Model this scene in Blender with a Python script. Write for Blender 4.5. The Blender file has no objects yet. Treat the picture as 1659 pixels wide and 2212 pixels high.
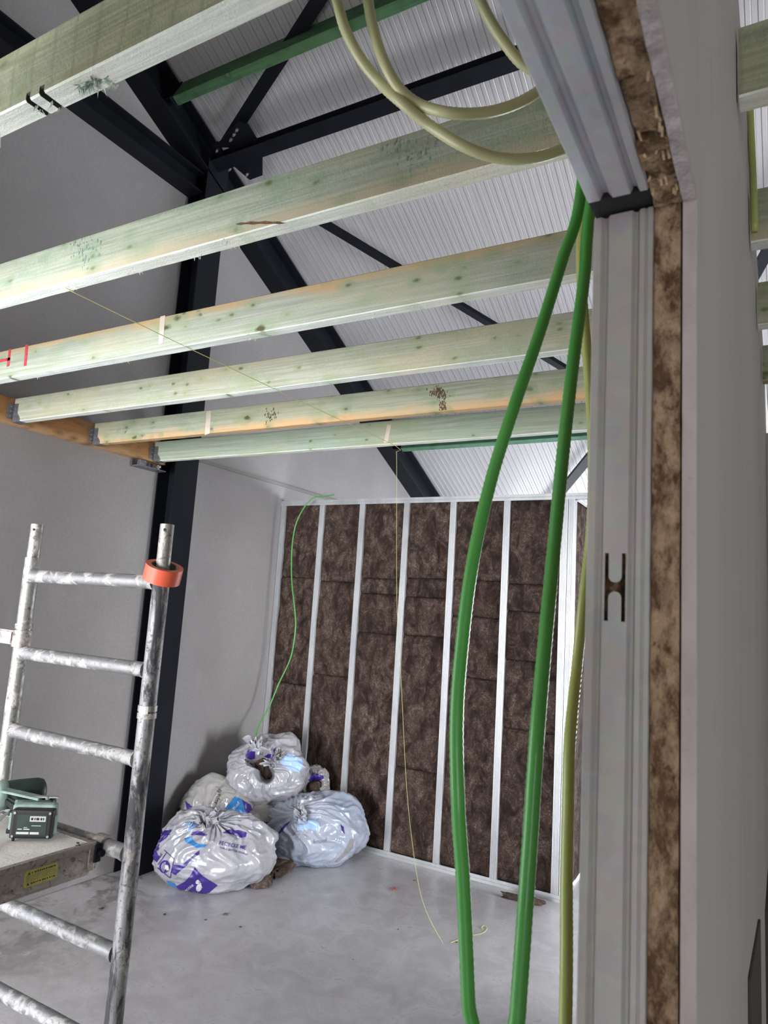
import bpy, bmesh, math, random
from mathutils import Vector, Matrix, noise
from mathutils.bvhtree import BVHTree
random.seed(7)
SC = bpy.context.scene
COL = SC.collection
CAM = Vector((0, 0, 1.72))
# ------------------------------------------------------------------ camera
F = 1508.0; CX, CY = 829.5, 1106.0
def _rot(v):
    v = Vector(v); return Matrix.Rotation(v.length, 3, v.normalized())
BASE = Matrix(((1, 0, 0), (0, 0, -1), (0, 1, 0)))
R = _rot((-0.154542, 0.518124, 0.025604)) @ BASE           # world -> (right, down, forward)
cd = bpy.data.cameras.new('camera'); cam = bpy.data.objects.new('camera', cd); COL.objects.link(cam)
cd.sensor_fit = 'HORIZONTAL'; cd.sensor_width = 36.0; cd.lens = F / 1659 * 36
cd.clip_start = 0.02; cd.clip_end = 200
cd.dof.use_dof = True; cd.dof.focus_distance = 3.2; cd.dof.aperture_fstop = 18
rt, dn, fw = R[0], R[1], R[2]
cam.matrix_world = Matrix(((rt.x, -dn.x, -fw.x, CAM.x), (rt.y, -dn.y, -fw.y, CAM.y), (rt.z, -dn.z, -fw.z, CAM.z), (0, 0, 0, 1)))
SC.camera = cam
# ------------------------------------------------------------------ world: overcast sky
w = bpy.data.worlds.new('world'); SC.world = w; w.use_nodes = True
bg = w.node_tree.nodes['Background']; bg.inputs[0].default_value = (0.80, 0.88, 1.0, 1); bg.inputs[1].default_value = 1.6
SC.view_settings.view_transform = 'Standard'; SC.view_settings.look = 'None'
SC.view_settings.gamma = 1; SC.view_settings.use_curve_mapping = False
SC.view_settings.exposure = 0.38
SC.cycles.max_bounces = 10; SC.cycles.diffuse_bounces = 6
try: SC.cycles.use_denoising = True
except Exception: pass
def daylight(name, loc, rot, sx, sy, power, col):
    l = bpy.data.lights.new(name, 'AREA'); l.shape = 'RECTANGLE'; l.size = sx; l.size_y = sy
    l.energy = power; l.color = col
    o = bpy.data.objects.new(name, l); COL.objects.link(o); o.location = loc; o.rotation_euler = rot
    return o
PI = math.pi
# lamps at unseen openings of the hall: gate in the left wall (out of frame, beside the viewer), added window of the right bay, eaves windows at the back
daylight('daylight_gate', (-3.60, -1.1, 1.28), (0, -PI/2, 0), 2.3, 3.2, 52, (0.95, 0.97, 1.0))
daylight('daylight_front', (-2.2, -3.6, 1.25), (PI/2, 0, 0), 2.6, 2.2, 400, (0.95, 0.97, 1.0))
daylight('daylight_right_bay', (2.4, -3.55, 1.45), (PI/2, 0, 0), 1.8, 2.0, 36, (1.0, 0.97, 0.93))  # added lamp at an unseen window, lifts the plasterboard face
daylight('daylight_back', (.1, 8.35, 1.15), (-PI/2, 0, 0), 6.8, 1.7, 340, (0.90, 0.94, 1.0))
daylight('daylight_side', (3.95, 4.1, 1.25), (0, PI/2, 0), 1.9, 1.1, 250, (0.95, 0.97, 1.0))  # added lamp, unseen side window, brightens the left wall and bags
sl = bpy.data.lights.new('sun', 'SUN'); sl.energy = 4.0; sl.angle = .02; sl.color = (1.0, 0.97, 0.92)
sun = bpy.data.objects.new('sun', sl); COL.objects.link(sun); sun.location = (-8, -8, 12)
sun.rotation_euler = Vector((-.30, -.36, .88)).to_track_quat('Z', 'Y').to_euler()
# ------------------------------------------------------------------ helpers
def ray(u, v):
    d = Vector(((u - CX) / F, (v - CY) / F, 1.0)); return R.transposed() @ d
def at(u, v, depth): return CAM + ray(u, v) * depth
def onx(u, v, x): d = ray(u, v); return CAM + d * (x / d.x)
def ony(u, v, y): d = ray(u, v); return CAM + d * (y / d.y)
def onz(u, v, z): d = ray(u, v); return CAM + d * ((z - CAM.z) / d.z)

def tag(o, label=None, cat=None, group=None, kind=None):
    if label: o['label'] = label
    if cat: o['category'] = cat
    if group: o['group'] = group
    if kind: o['kind'] = kind
    return o
def obj(name, bm, mat=None, parent=None, loc=None, smooth=False, mats=None):
    me = bpy.data.meshes.new(name)
    bmesh.ops.recalc_face_normals(bm, faces=bm.faces[:])
    if smooth:
        for f in bm.faces: f.smooth = True
    bm.to_mesh(me); bm.free()
    for m in (mats or ([mat] if mat else [])): me.materials.append(m)
    o = bpy.data.objects.new(name, me); COL.objects.link(o)
    if parent: o.parent = parent
    if loc is not None: o.location = loc
    return o
def empty(name, loc=(0, 0, 0), rz=0):
    o = bpy.data.objects.new(name, None); COL.objects.link(o); o.location = loc; o.rotation_euler = (0, 0, rz)
    o.empty_display_size = .05
    return o
def put(o, parent):
    """parent an object modelled in world space to a thing whose base is elsewhere"""
    o.parent = parent; o.location = Vector(o.location) - Vector(parent.location); return o
def box(bm, a, b, bev=0):
    a = Vector(a); b = Vector(b); c = (a + b) / 2; s = b - a
    r = bmesh.ops.create_cube(bm, size=1, matrix=Matrix.Translation(c) @ Matrix.Diagonal((abs(s.x), abs(s.y), abs(s.z), 1)))
    if bev:
        es = list({e for v in r['verts'] for e in v.link_edges})
        bmesh.ops.bevel(bm, geom=es, offset=bev, segments=2, affect='EDGES', profile=.6)
    return r['verts']
def obox(bm, p, q, w, h, up=(0, 0, 1), bev=0):
    """box from p to q, width w (sideways) height h (along up)"""
    p = Vector(p); q = Vector(q); d = q - p; L = d.length; d.normalize()
    up = Vector(up); s = d.cross(up).normalized(); u = s.cross(d).normalized()
    M = Matrix(((d.x, s.x, u.x, 0), (d.y, s.y, u.y, 0), (d.z, s.z, u.z, 0), (0, 0, 0, 1)))
    M = Matrix.Translation((p + q) / 2) @ M @ Matrix.Diagonal((L, w, h, 1))
    r = bmesh.ops.create_cube(bm, size=1, matrix=M)
    if bev:
        es = list({e for v in r['verts'] for e in v.link_edges})
        bmesh.ops.bevel(bm, geom=es, offset=bev, segments=2, affect='EDGES')
def extrude_profile(bm, pts, p, q, xdir, ydir, closed=True, caps=True):
    """sweep the 2D section pts (in xdir,ydir) from p to q"""
    p = Vector(p); q = Vector(q); X = Vector(xdir); Y = Vector(ydir)
    a = [bm.verts.new(p + X * x + Y * y) for x, y in pts]; b = [bm.verts.new(q + X * x + Y * y) for x, y in pts]
    n = len(pts)
    for i in range(n if closed else n - 1):
        j = (i + 1) % n
        bm.faces.new((a[i], a[j], b[j], b[i]))
    if closed and caps:
        bm.faces.new(a); bm.faces.new(b[::-1])
def ibeam(bm, p, q, xdir, ydir, b, h, tf=.010, tw=.007):
    """I section: web along ydir, flanges along xdir"""
    B, H, T, W = b / 2, h / 2, tf, tw / 2
    pts = [(-B, -H), (B, -H), (B, -H + T), (W, -H + T), (W, H - T), (B, H - T), (B, H), (-B, H), (-B, H - T), (-W, H - T), (-W, -H + T), (-B, -H + T)]
    extrude_profile(bm, pts, p, q, xdir, ydir)
def catmull(P, step):
    P = [Vector(p) for p in P]; Q = [2 * P[0] - P[1]] + P + [2 * P[-1] - P[-2]]; out = []
    for i in range(1, len(Q) - 2):
        a, b, c, d = Q[i - 1:i + 3]; n = max(2, int((c - b).length / step))
        for k in range(n):
            t = k / n
            out.append(.5 * ((2 * b) + (c - a) * t + (2 * a - 5 * b + 4 * c - d) * t * t + (3 * b - a - 3 * c + d) * t ** 3))
    out.append(P[-1]); return out
def tube(bm, P, r, segs=10, caps=True, rf=None):
    n = len(P); up = Vector((0.13, 0.21, 1)).normalized(); rings = []
    prev = None
    for i, p in enumerate(P):
        t = (P[min(i + 1, n - 1)] - P[max(i - 1, 0)]).normalized()
        if prev is None: s = t.cross(up).normalized()
        else:
            s = prev - t * prev.dot(t)
            s = s.normalized() if s.length > 1e-6 else t.cross(up).normalized()
        prev = s; u = t.cross(s)
        rad = r if rf is None else rf(i, i / (n - 1))
        rings.append([bm.verts.new(p + (s * math.cos(2 * PI * k / segs) + u * math.sin(2 * PI * k / segs)) * rad) for k in range(segs)])
    for a, b in zip(rings, rings[1:]):
        for k in range(segs): bm.faces.new((a[k], a[(k + 1) % segs], b[(k + 1) % segs], b[k]))
    if caps: bm.faces.new(rings[0][::-1]); bm.faces.new(rings[-1])
def cyl(bm, p, q, r, segs=20, r2=None):
    tube(bm, [Vector(p), Vector(q)], r, segs, rf=(lambda i, t: r if i == 0 else (r if r2 is None else r2)))
def pipe(bm, p, q, ro, ri, segs=28):
    """open hollow tube"""
    p = Vector(p); q = Vector(q); d = (q - p).normalized(); s = d.cross(Vector((.3, .9, .2))).normalized(); u = d.cross(s)
    R4 = []
    for c, r in ((p, ro), (q, ro), (q, ri), (p, ri)):
        R4.append([bm.verts.new(c + (s * math.cos(2 * PI * k / segs) + u * math.sin(2 * PI * k / segs)) * r) for k in range(segs)])
    for a, b in zip(R4, R4[1:] + R4[:1]):
        for k in range(segs): bm.faces.new((a[k], a[(k + 1) % segs], b[(k + 1) % segs], b[k]))
# ------------------------------------------------------------------ materials
class NT:
    def __init__(s, name, rough=.5, metal=0, spec=.5):
        s.m = bpy.data.materials.new(name); s.m.use_nodes = True; s.t = s.m.node_tree; s.p = s.t.nodes['Principled BSDF']
        s.set('Roughness', rough); s.set('Metallic', metal); s.set('Specular IOR Level', spec)
        s.co = s.t.nodes.new('ShaderNodeTexCoord'); s.seed = s.t.nodes.new('ShaderNodeObjectInfo')
    def set(s, k, v):
        if hasattr(v, 'node'): s.t.links.new(v, s.p.inputs[k])
        else: s.p.inputs[k].default_value = (*v, 1) if isinstance(v, tuple) and len(v) == 3 else v
    def link(s, a, b): s.t.links.new(a, b)
    def n(s, typ, ins=None, **kw):
        nd = s.t.nodes.new(typ)
        for k, v in kw.items(): setattr(nd, k, v)
        for k, v in (ins or {}).items():
            if hasattr(v, 'node'): s.t.links.new(v, nd.inputs[k])
            else: nd.inputs[k].default_value = (*v, 1) if isinstance(v, tuple) and len(v) == 3 and nd.inputs[k].type == 'RGBA' else v
        return nd
    def coord(s, scale=(1, 1, 1), rnd=False):
        mp = s.n('ShaderNodeMapping', {'Vector': s.co.outputs['Object'], 'Scale': scale})
        if rnd:
            mu = s.n('ShaderNodeMath', {0: s.seed.outputs['Random'], 1: 37.0}, operation='MULTIPLY')
            cb = s.n('ShaderNodeCombineXYZ', {0: mu.outputs[0], 1: mu.outputs[0], 2: mu.outputs[0]})
            s.link(cb.outputs[0], mp.inputs['Location'])
        return mp.outputs[0]
    def noise(s, vec, scale, detail=4, rough=.55, dist=0):
        return s.n('ShaderNodeTexNoise', {'Vector': vec, 'Scale': scale, 'Detail': detail, 'Roughness': rough, 'Distortion': dist}).outputs[0]
    def ramp(s, fac, stops, interp='LINEAR'):
        r = s.n('ShaderNodeValToRGB', {0: fac}); cr = r.color_ramp; cr.interpolation = interp
        while len(cr.elements) < len(stops): cr.elements.new(.5)
        for e, (p, c) in zip(cr.elements, stops):
            e.position = p; e.color = (*c, 1) if isinstance(c, tuple) else (c, c, c, 1)
        return r.outputs[0]
    def mix(s, fac, a, b, mode='MIX'):
        nd = s.n('ShaderNodeMix', data_type='RGBA', blend_type=mode)
        for k, v in ((0, fac), (6, a), (7, b)):
            if hasattr(v, 'node'): s.link(v, nd.inputs[k])
            else: nd.inputs[k].default_value = (*v, 1) if isinstance(v, tuple) else v
        return nd.outputs[2]
    def math(s, op, a, b=0.0, clamp=False):
        return s.n('ShaderNodeMath', {0: a, 1: b}, operation=op, use_clamp=clamp).outputs[0]
    def xyz(s, vec=None):
        return s.n('ShaderNodeSeparateXYZ', {0: vec or s.co.outputs['Object']}).outputs
    def bump(s, h, strength=.3, dist=.01):
        b = s.n('ShaderNodeBump', {'Height': h, 'Strength': strength, 'Distance': dist}); s.link(b.outputs[0], s.p.inputs['Normal']); return b

def sr(r, g, b):
    f = lambda c: (c / 255 / 12.92) if c <= 10 else ((c / 255 + .055) / 1.055) ** 2.4
    return (f(r), f(g), f(b))

def mat_wood(name, base, dark, stain=None, stain_hi=None, rough_amt=1.0, kerf=False):
    """sawn treated softwood, grain along X; stain colour at bottom (z low) or top (z high)"""
    k = NT(name, .75, spec=.25)
    v = k.coord((1, 1, 1), True); vs = k.coord((1.2, 14, 14), True)
    vs = k.coord((.7, 26, 34), True)
    g = k.noise(vs, 2.6, 6, .65, .9)
    blot = k.noise(k.coord((2.6, 3, 7), True), 1.8, 6, .65)
    c = k.mix(k.ramp(g, [(.36, 0.0), (.60, 1.0)]), tuple(x * .74 for x in base), tuple(min(1, x * 1.10) for x in base))
    c = k.mix(k.ramp(blot, [(.50, 0.0), (.70, .65)]), c, dark)
    yel = k.noise(k.coord((1.1, 2, 4), True), 1.3, 3)
    c = k.mix(k.ramp(yel, [(.46, 0.0), (.66, .65)]), c, (base[0] * 1.10, base[1] * .97, base[2] * .78))
    spk = k.noise(k.coord((70, 70, 50), True), 3.0, 4, .75)
    c = k.mix(k.math('MULTIPLY', k.ramp(spk, [(.34, .7), (.46, 0.0)]), k.ramp(blot, [(.42, .15), (.58, 1.0)])), c, tuple(x * .8 for x in dark))
    c = k.mix(k.math('MULTIPLY', k.ramp(spk, [(.56, 0.0), (.68, .5)]), k.ramp(blot, [(.42, .2), (.58, 1.0)])), c, tuple(min(1, x * 1.35) for x in base))
    z = k.xyz()[2]; zn = k.math('ADD', z, k.math('MULTIPLY', k.math('SUBTRACT', k.noise(k.coord((2, 2, 4), True), 2.0, 3), .5), .10))
    if stain: c = k.mix(k.ramp(k.math('MULTIPLY', zn, 7.0), [(.05, .85), (.34, 0.0)]), c, stain)
    if stain_hi: c = k.mix(k.ramp(k.math('MULTIPLY', zn, 7.0), [(.66, 0.0), (.90, .85)]), c, stain_hi)
    # knots: two sizes, on the broad face plane
    wob = k.noise(v, 30, 3)
    for sc, keep, r0, r1, dkc in (((4.6, 0, 9), .58, .05, .13, (.085, .075, .035)), ((13, 0, 24), .66, .05, .20, (.14, .14, .085))):
        vo = k.n('ShaderNodeTexVoronoi', {'Vector': k.coord(sc, True), 'Scale': 1.0, 'Randomness': 1.0})
        pick = k.n('ShaderNodeSeparateColor', {0: vo.outputs['Color']}).outputs[0]
        kd = k.math('ADD', vo.outputs['Distance'], k.math('MULTIPLY', k.math('SUBTRACT', wob, .5), .25)); sel = k.ramp(pick, [(keep, 0.0), (keep + .02, 1.0)])
        c = k.mix(k.math('MULTIPLY', k.ramp(kd, [(r1 * .9, .55), (r1 * 3.2, 0.0)]), sel), c, tuple(a * b for a, b in zip(dark, (.85, .9, .7))))
        c = k.mix(k.math('MULTIPLY', k.ramp(kd, [(r0, .95), (r1, 0.0)]), sel), c, dkc)
    if kerf:
        x = k.xyz()[0]
        s = k.n('ShaderNodeTexWave', {'Vector': k.co.outputs['Object'], 'Scale': 5.2, 'Distortion': 2.5, 'Detail': 2}, bands_direction='X').outputs[1]
        c = k.mix(k.ramp(s, [(.0, .35), (.1, 0.0)]), c, tuple(a * .55 for a in base))
    k.set('Base Color', c)
    fz = k.noise(k.coord((60, 60, 22), True), 4, 3, .7)
    h = k.math('ADD', k.math('MULTIPLY', g, .35), k.math('MULTIPLY', fz, .65 * rough_amt))
    k.bump(h, .55, .004)
    return k.m
GREEN1 = (.44, .52, .40); GREEN_D = (.25, .34, .25)
M = {}
M['joist_a'] = mat_wood('treated_wood_mossy', (.34, .36, .255), (.22, .255, .175), rough_amt=1.2, kerf=True)  # darker base than the other joists
M['joist_b'] = mat_wood('treated_wood_green', (.40, .435, .345), (.25, .34, .26), stain=(.50, .43, .30))
M['joist_c'] = mat_wood('treated_wood_tan_top', (.42, .445, .37), (.33, .40, .30), stain_hi=(.56, .38, .19))
M['joist_d'] = mat_wood('treated_wood_pale', (.44, .45, .36), (.36, .41, .28))
M['joist_e'] = mat_wood('treated_wood_tan_bottom', (.40, .425, .335), (.26, .33, .22), stain=(.66, .41, .20))
M['joist_f'] = mat_wood('treated_wood_mint', (.375, .435, .35), (.33, .45, .34))
M['purlin'] = mat_wood('green_stained_wood', (.065, .15, .075), (.03, .075, .035))
M['purlin2'] = mat_wood('green_stained_wood_light', (.10, .24, .15), (.05, .13, .08))
M['ledger'] = mat_wood('brown_wood', (.36, .19, .085), (.20, .095, .045), stain=(.50, .31, .16))

def simple(name, col, rough=.5, metal=0, spec=.5, nz=0, nscale=20, bump=0, bscale=60, bd=.002):
    k = NT(name, rough, metal, spec)
    if nz:
        nn = k.noise(k.coord(), nscale, 5)
        c = k.mix(k.ramp(nn, [(.3, 0.0), (.7, 1.0)]), tuple(x * (1 - nz) for x in col), tuple(min(1, x * (1 + nz)) for x in col)); k.set('Base Color', c)
    else: k.set('Base Color', col)
    if bump: k.bump(k.noise(k.coord(), bscale, 4), bump, bd)
    return k.m
M['steel_dark'] = simple('anthracite_painted_steel', (.0065, .0075, .0115), .5, 0, .18, .25, 6, .12, 90)
M['bolt'] = simple('zinc_bolt', (.55, .55, .58), .35, .9)
M['hanger'] = simple('galvanised_hanger', (.22, .22, .24), .5, .75, nz=.3, nscale=60)
# galvanised profile: spangle
def mat_galv(name, a, b, rough=.38, metal=.75, sc=30, warm=None):
    k = NT(name, rough, metal)
    vo = k.n('ShaderNodeTexVoronoi', {'Vector': k.coord(), 'Scale': sc * 3}); nn = k.noise(k.coord((1, 1, .35)), sc * .35, 5)
    c = k.mix(k.ramp(nn, [(.3, 0.0), (.7, 1.0)]), a, b)
    c = k.mix(.12, c, vo.outputs['Color'], 'SOFT_LIGHT')
    if warm: c = k.mix(k.ramp(k.noise(k.coord((6, 6, .8)), 1.5, 3), [(.4, 0.0), (.7, .6)]), c, warm)
    k.set('Base Color', c); k.set('Roughness', k.ramp(nn, [(.2, rough - .08), (.8, rough + .14)])); return k.m
M['galv'] = mat_galv('galvanised_stud', (.50, .51, .53), (.62, .63, .65), .38, .55)
M['galv_near'] = mat_galv('galvanised_door_stud', (.40, .40, .39), (.52, .52, .52), .42, .45, warm=(.44, .40, .35))
M['galv_head'] = mat_galv('galvanised_header_track', (.46, .47, .51), (.58, .59, .64), .4, .45)
M['black'] = simple('black_rubber', (.012, .012, .012), .8)
# concrete wall panel
def mat_conc():
    k = NT('concrete_panel', .72, spec=.3); v = k.coord()
    n1 = k.noise(v, 1.1, 6, .6); n2 = k.noise(v, 55, 4, .65); n3 = k.noise(v, 5, 5, .7)
    c = k.mix(k.ramp(n1, [(.3, 0.0), (.7, 1.0)]), (.285, .272, .275), (.345, .335, .335))
    c = k.mix(k.ramp(n2, [(.35, .35), (.6, 0.0)]), c, (.24, .23, .235))
    c = k.mix(k.ramp(n3, [(.58, 0.0), (.8, .35)]), c, (.42, .41, .40))
    vo = k.n('ShaderNodeTexVoronoi', {'Vector': v, 'Scale': 9.0})
    c = k.mix(k.ramp(vo.outputs['Distance'], [(.02, .5), (.05, 0.0)]), c, (.12, .12, .12))
    k.set('Base Color', c); k.bump(k.math('ADD', n2, k.math('MULTIPLY', n3, 2.0)), .12, .004); return k.m
M['concrete'] = mat_conc()
def mat_floor():
    k = NT('power_floated_floor', .32, spec=.5); v = k.coord()
    n1 = k.noise(v, .9, 6, .6, .4); n2 = k.noise(v, 6, 6, .65, .8); n3 = k.noise(v, 70, 3)
    c = k.mix(k.ramp(n1, [(.3, 0.0), (.7, 1.0)]), (.50, .49, .51), (.60, .595, .62))
    c = k.mix(k.ramp(n2, [(.40, .40), (.58, 0.0)]), c, (.34, .33, .345))
    c = k.mix(k.ramp(n3, [(.30, .35), (.42, 0.0)]), c, (.27, .26, .26))
    st = k.noise(k.coord((1, 1.3, 1)), 2.6, 5, .7, .5)            # damp stains along the wall foot
    x = k.xyz()[0]
    near = k.ramp(k.math('ADD', x, 3.67), [(.15, 1.0), (.95, 0.0)])
    c = k.mix(k.math('MULTIPLY', near, k.ramp(st, [(.48, 0.0), (.56, .75)])), c, (.16, .15, .145))
    k.set('Base Color', c); k.set('Roughness', k.ramp(n2, [(.3, .42), (.7, .24)]))
    k.bump(n2, .05, .003); return k.m
M['floor'] = mat_floor()
def mat_roof():
    k = NT('white_lacquered_sheet', .30, .0, .5)
    k.set('Base Color', k.mix(k.ramp(k.noise(k.coord(), .8, 3), [(.3, 0.0), (.7, 1.0)]), (.365, .36, .37), (.425, .42, .43)))
    return k.m
M['roof'] = mat_roof()
def mat_wool(name, dk, md, lt):
    k = NT(name, .95, spec=.1); v = k.coord((1, 1, 1), True)
    n0 = k.n('ShaderNodeTexNoise', {'Vector': v, 'Scale': 4.0, 'Detail': 3})
    wv = k.mix(.12, v, n0.outputs['Color'], 'ADD')
    a = k.noise(k.coord((1.3, 1, .8), True), 10, 9, .72, .55); b = k.noise(wv, 26, 5, .6, 1.3); d = k.noise(v, 2.5, 3)
    c = k.mix(k.ramp(a, [(.38, 0.0), (.60, 1.0)]), dk, md)
    fib = k.math('ABSOLUTE', k.math('SUBTRACT', b, .5)); fm = k.math('MULTIPLY', k.ramp(fib, [(.0, .9), (.035, 0.0)]), k.ramp(a, [(.44, 0.0), (.60, .9)]))
    c = k.mix(fm, c, lt)
    c = k.mix(k.ramp(a, [(.62, 0.0), (.80, .8)]), c, lt)
    c = k.mix(k.ramp(d, [(.35, .4), (.6, 0.0)]), c, dk)
    k.set('Base Color', c); k.bump(k.math('ADD', a, k.math('MULTIPLY', b, .5)), 1.0, .03); return k.m
M['wool'] = mat_wool('brown_mineral_wool', (.042, .027, .022), (.135, .092, .078), (.40, .30, .25))
def mat_chip():
    k = NT('raw_chipboard', .9, spec=.15)
    v = k.coord((1, 1, .5), True); a = k.noise(v, 150, 5, .7, .4); b = k.noise(v, 60, 5, .7)
    c = k.mix(k.ramp(b, [(.42, 0.0), (.58, 1.0)]), (.13, .075, .042), (.44, .31, .20))
    vo = k.n('ShaderNodeTexVoronoi', {'Vector': v, 'Scale': 190.0})
    c = k.mix(k.ramp(a, [(.5, 0.0), (.68, .6)]), c, (.42, .31, .21)); c = k.mix(k.ramp(a, [(.30, .85), (.42, 0.0)]), c, (.045, .025, .015))
    k.set('Base Color', c); k.bump(k.math('ADD', a, b), 1.0, .006); return k.m
M['chip'] = mat_chip()
M['chip_light'] = simple('torn_chipboard_fibre', (.50, .36, .22), .9, nz=.35, nscale=160, bump=.8, bscale=200)
def mat_gyp(name, a, b, sc, streak=1, bd=.003, bs=.25):
    k = NT(name, .85, spec=.2); v = k.coord((1, 1, streak)); n1 = k.noise(v, sc, 5, .6); n2 = k.noise(v, sc * 7, 4, .7)
    c = k.mix(k.ramp(n1, [(.3, 0.0), (.7, 1.0)]), a, b); c = k.mix(k.ramp(n2, [(.28, .3), (.4, 0.0)]), c, tuple(x * .55 for x in a))
    k.set('Base Color', c); k.bump(n2, bs, bd); return k.m
M['paper'] = mat_gyp('plasterboard_grey_paper', (.40, .385, .36), (.46, .44, .42), 2.2, .25, .0006, .1)
M['gyp_edge'] = mat_gyp('cut_gypsum_edge', (.40, .345, .34), (.50, .44, .435), 26, .6)
M['gyp_rough'] = mat_gyp('torn_gypsum_edge', (.46, .41, .415), (.66, .60, .61), 40, 1, .006, .9)
def mat_alu(name, base, plaster, dirt, amt, dk=0.0):
    k = NT(name, .38, .55); v = k.coord((1, 1, 1), True)
    a = k.noise(v, 16, 7, .68, .5); b = k.noise(v, 55, 5, .7, 1.0); d = k.noise(k.coord((3, 3, .7), True), 7, 6, .7, .7)
    c = k.mix(k.ramp(a, [(.3, 0.0), (.7, 1.0)]), base, tuple(x * .75 for x in base))
    pm = k.ramp(a, [(.52 - amt, 0.0), (.58 - amt, .9)])
    c = k.mix(pm, c, plaster)
    c = k.mix(k.ramp(b, [(.36, .85), (.45, 0.0)]), c, dirt)
    if dk: c = k.mix(k.ramp(d, [(.56 - dk, 0.0), (.66 - dk, .95)]), c, (.022, .022, .027)); k.set('Roughness', k.ramp(d, [(.4, .5), (.6, .7)]))
    else: k.set('Roughness', k.ramp(a, [(.4, .30), (.6, .65)]))
    k.set('Metallic', k.ramp(k.math('MAXIMUM', pm, k.ramp(d, [(.5, 0.0), (.6, 1.0)]) if dk else pm), [(.0, .55), (.8, .05)]))
    k.set('Base Color', c); k.bump(k.math('ADD', a, k.math('MULTIPLY', b, .5)), .5, .004); return k.m
M['alu'] = mat_alu('plaster_splashed_aluminium', (.36, .355, .34), (.50, .48, .44), (.10, .09, .08), -.01)
M['alu_rung'] = mat_alu('plaster_splashed_rung', (.30, .30, .31), (.40, .39, .38), (.15, .14, .13), .0)
M['alu_black'] = mat_alu('black_smeared_aluminium', (.30, .30, .31), (.36, .335, .31), (.06, .058, .055), -.03, .09)
M['alu_beam'] = mat_alu('dirty_platform_beam', (.42, .39, .37), (.48, .45, .42), (.13, .10, .08), .0)
M['deck'] = simple('dusty_plywood_deck', (.76, .75, .73), .85, nz=.12, nscale=14, bump=.5, bscale=110, bd=.002)
M['tape'] = simple('orange_tape', (.70, .115, .06), .38, 0, .5, .06, 8)
M['card'] = simple('brown_card_core', (.16, .14, .11), .8, nz=.2)
M['yellow'] = simple('yellow_sticker', (.50, .47, .12), .6, nz=.18, nscale=40)
M['ink'] = simple('black_print', (.02, .02, .02), .6)
M['white_ink'] = simple('white_label', (.60, .60, .60), .5)
M['violet'] = simple('violet_print', (.045, .022, .20), .38)
M['blue'] = simple('blue_print', (.03, .20, .50), .38)
M['ltblue'] = simple('light_blue_film', (.38, .56, .84), .3)
def mat_cable(name, col, dk):
    k = NT(name, .34, spec=.5)
    k.set('Base Color', k.mix(k.ramp(k.noise(k.coord((1, 1, 1)), 3, 3), [(.3, 0.0), (.7, 1.0)]), col, dk)); k.set('Coat Weight', .15); return k.m
M['cable_green'] = mat_cable('green_pvc_conduit', (.085, .38, .075), (.07, .32, .06))
M['cable_olive'] = mat_cable('olive_pvc_conduit', (.42, .48, .15), (.36, .41, .12))
M['cable_loop'] = mat_cable('pale_olive_pvc_conduit', (.56, .58, .33), (.48, .50, .28))
M['string'] = simple('yellow_mason_line', (.62, .60, .22), .8)
M['tool_green'] = simple('dark_green_plastic', (.018, .038, .030), .45, nz=.25, nscale=30)
M['tool_mint'] = simple('dusty_green_plastic', (.26, .36, .33), .7, nz=.3, nscale=30)
M['tool_black'] = simple('black_plastic', (.009, .009, .011), .6, nz=.3, nscale=30)
M['strap'] = simple('grey_wrist_strap', (.24, .235, .25), .8, nz=.15)
M['splinter'] = simple('torn_wood_fibre', (.60, .64, .56), .9)
M['splinter_g'] = simple('torn_green_fibre', (.22, .32, .28), .9)
def mat_bag(name, base, thin):
    k = NT(name, .30, spec=.5); v = k.coord((1, 1, 1), True)
    a = k.noise(v, 3.0, 4); b = k.noise(v, 24, 5, .6, 1.2)
    c = k.mix(k.ramp(a, [(.35, 0.0), (.7, 1.0)]), base, thin); k.set('Base Color', c)
    cr = k.n('ShaderNodeTexVoronoi', {'Vector': k.mix(.08, v, k.n('ShaderNodeTexNoise', {'Vector': v, 'Scale': 6.0}).outputs['Color'], 'ADD'), 'Scale': 13.0}, feature='DISTANCE_TO_EDGE').outputs['Distance']
    k.set('Roughness', k.ramp(b, [(.3, .16), (.7, .34)])); k.bump(k.math('ADD', k.math('MULTIPLY', b, .5), k.math('MULTIPLY', k.ramp(cr, [(.0, 1.0), (.10, 0.0)]), .35)), .30, .004)
    k.set('Coat Weight', .2); k.set('Coat Roughness', .15)
    return k.m
M['bag'] = mat_bag('white_plastic_film', (.40, .39, .42), (.31, .32, .37))
M['bag_grey'] = mat_bag('greyish_plastic_film', (.36, .35, .34), (.30, .29, .29))
M['bag_blue'] = mat_bag('bluish_plastic_film', (.40, .42, .50), (.28, .34, .44))
M['skirt'] = simple('dark_board', (.05, .048, .04), .8, nz=.2)
M['ground'] = simple('gravel_yard', (.42, .41, .38), .95, nz=.2, nscale=3)
M['plaster_wall'] = simple('grey_wall', (.36, .35, .34), .85, nz=.05, nscale=2)
M['chip_deck'] = simple('chipboard_deck', (.38, .29, .19), .8, nz=.15, nscale=40)
# ================================================================== SETTING
XL = -3.67; H0 = CAM.z
def roof_z(y): return H0 + 4.835 - .466 * y
bm = bmesh.new(); box(bm, (-3.9, -3.75, -.2), (4.2, 9.0, 0)); tag(obj('floor', bm, M['floor']), kind='structure')
bm = bmesh.new(); box(bm, (-30, -40, -.35), (30, 45, -.22)); tag(obj('ground', bm, M['ground']), kind='structure')
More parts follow.
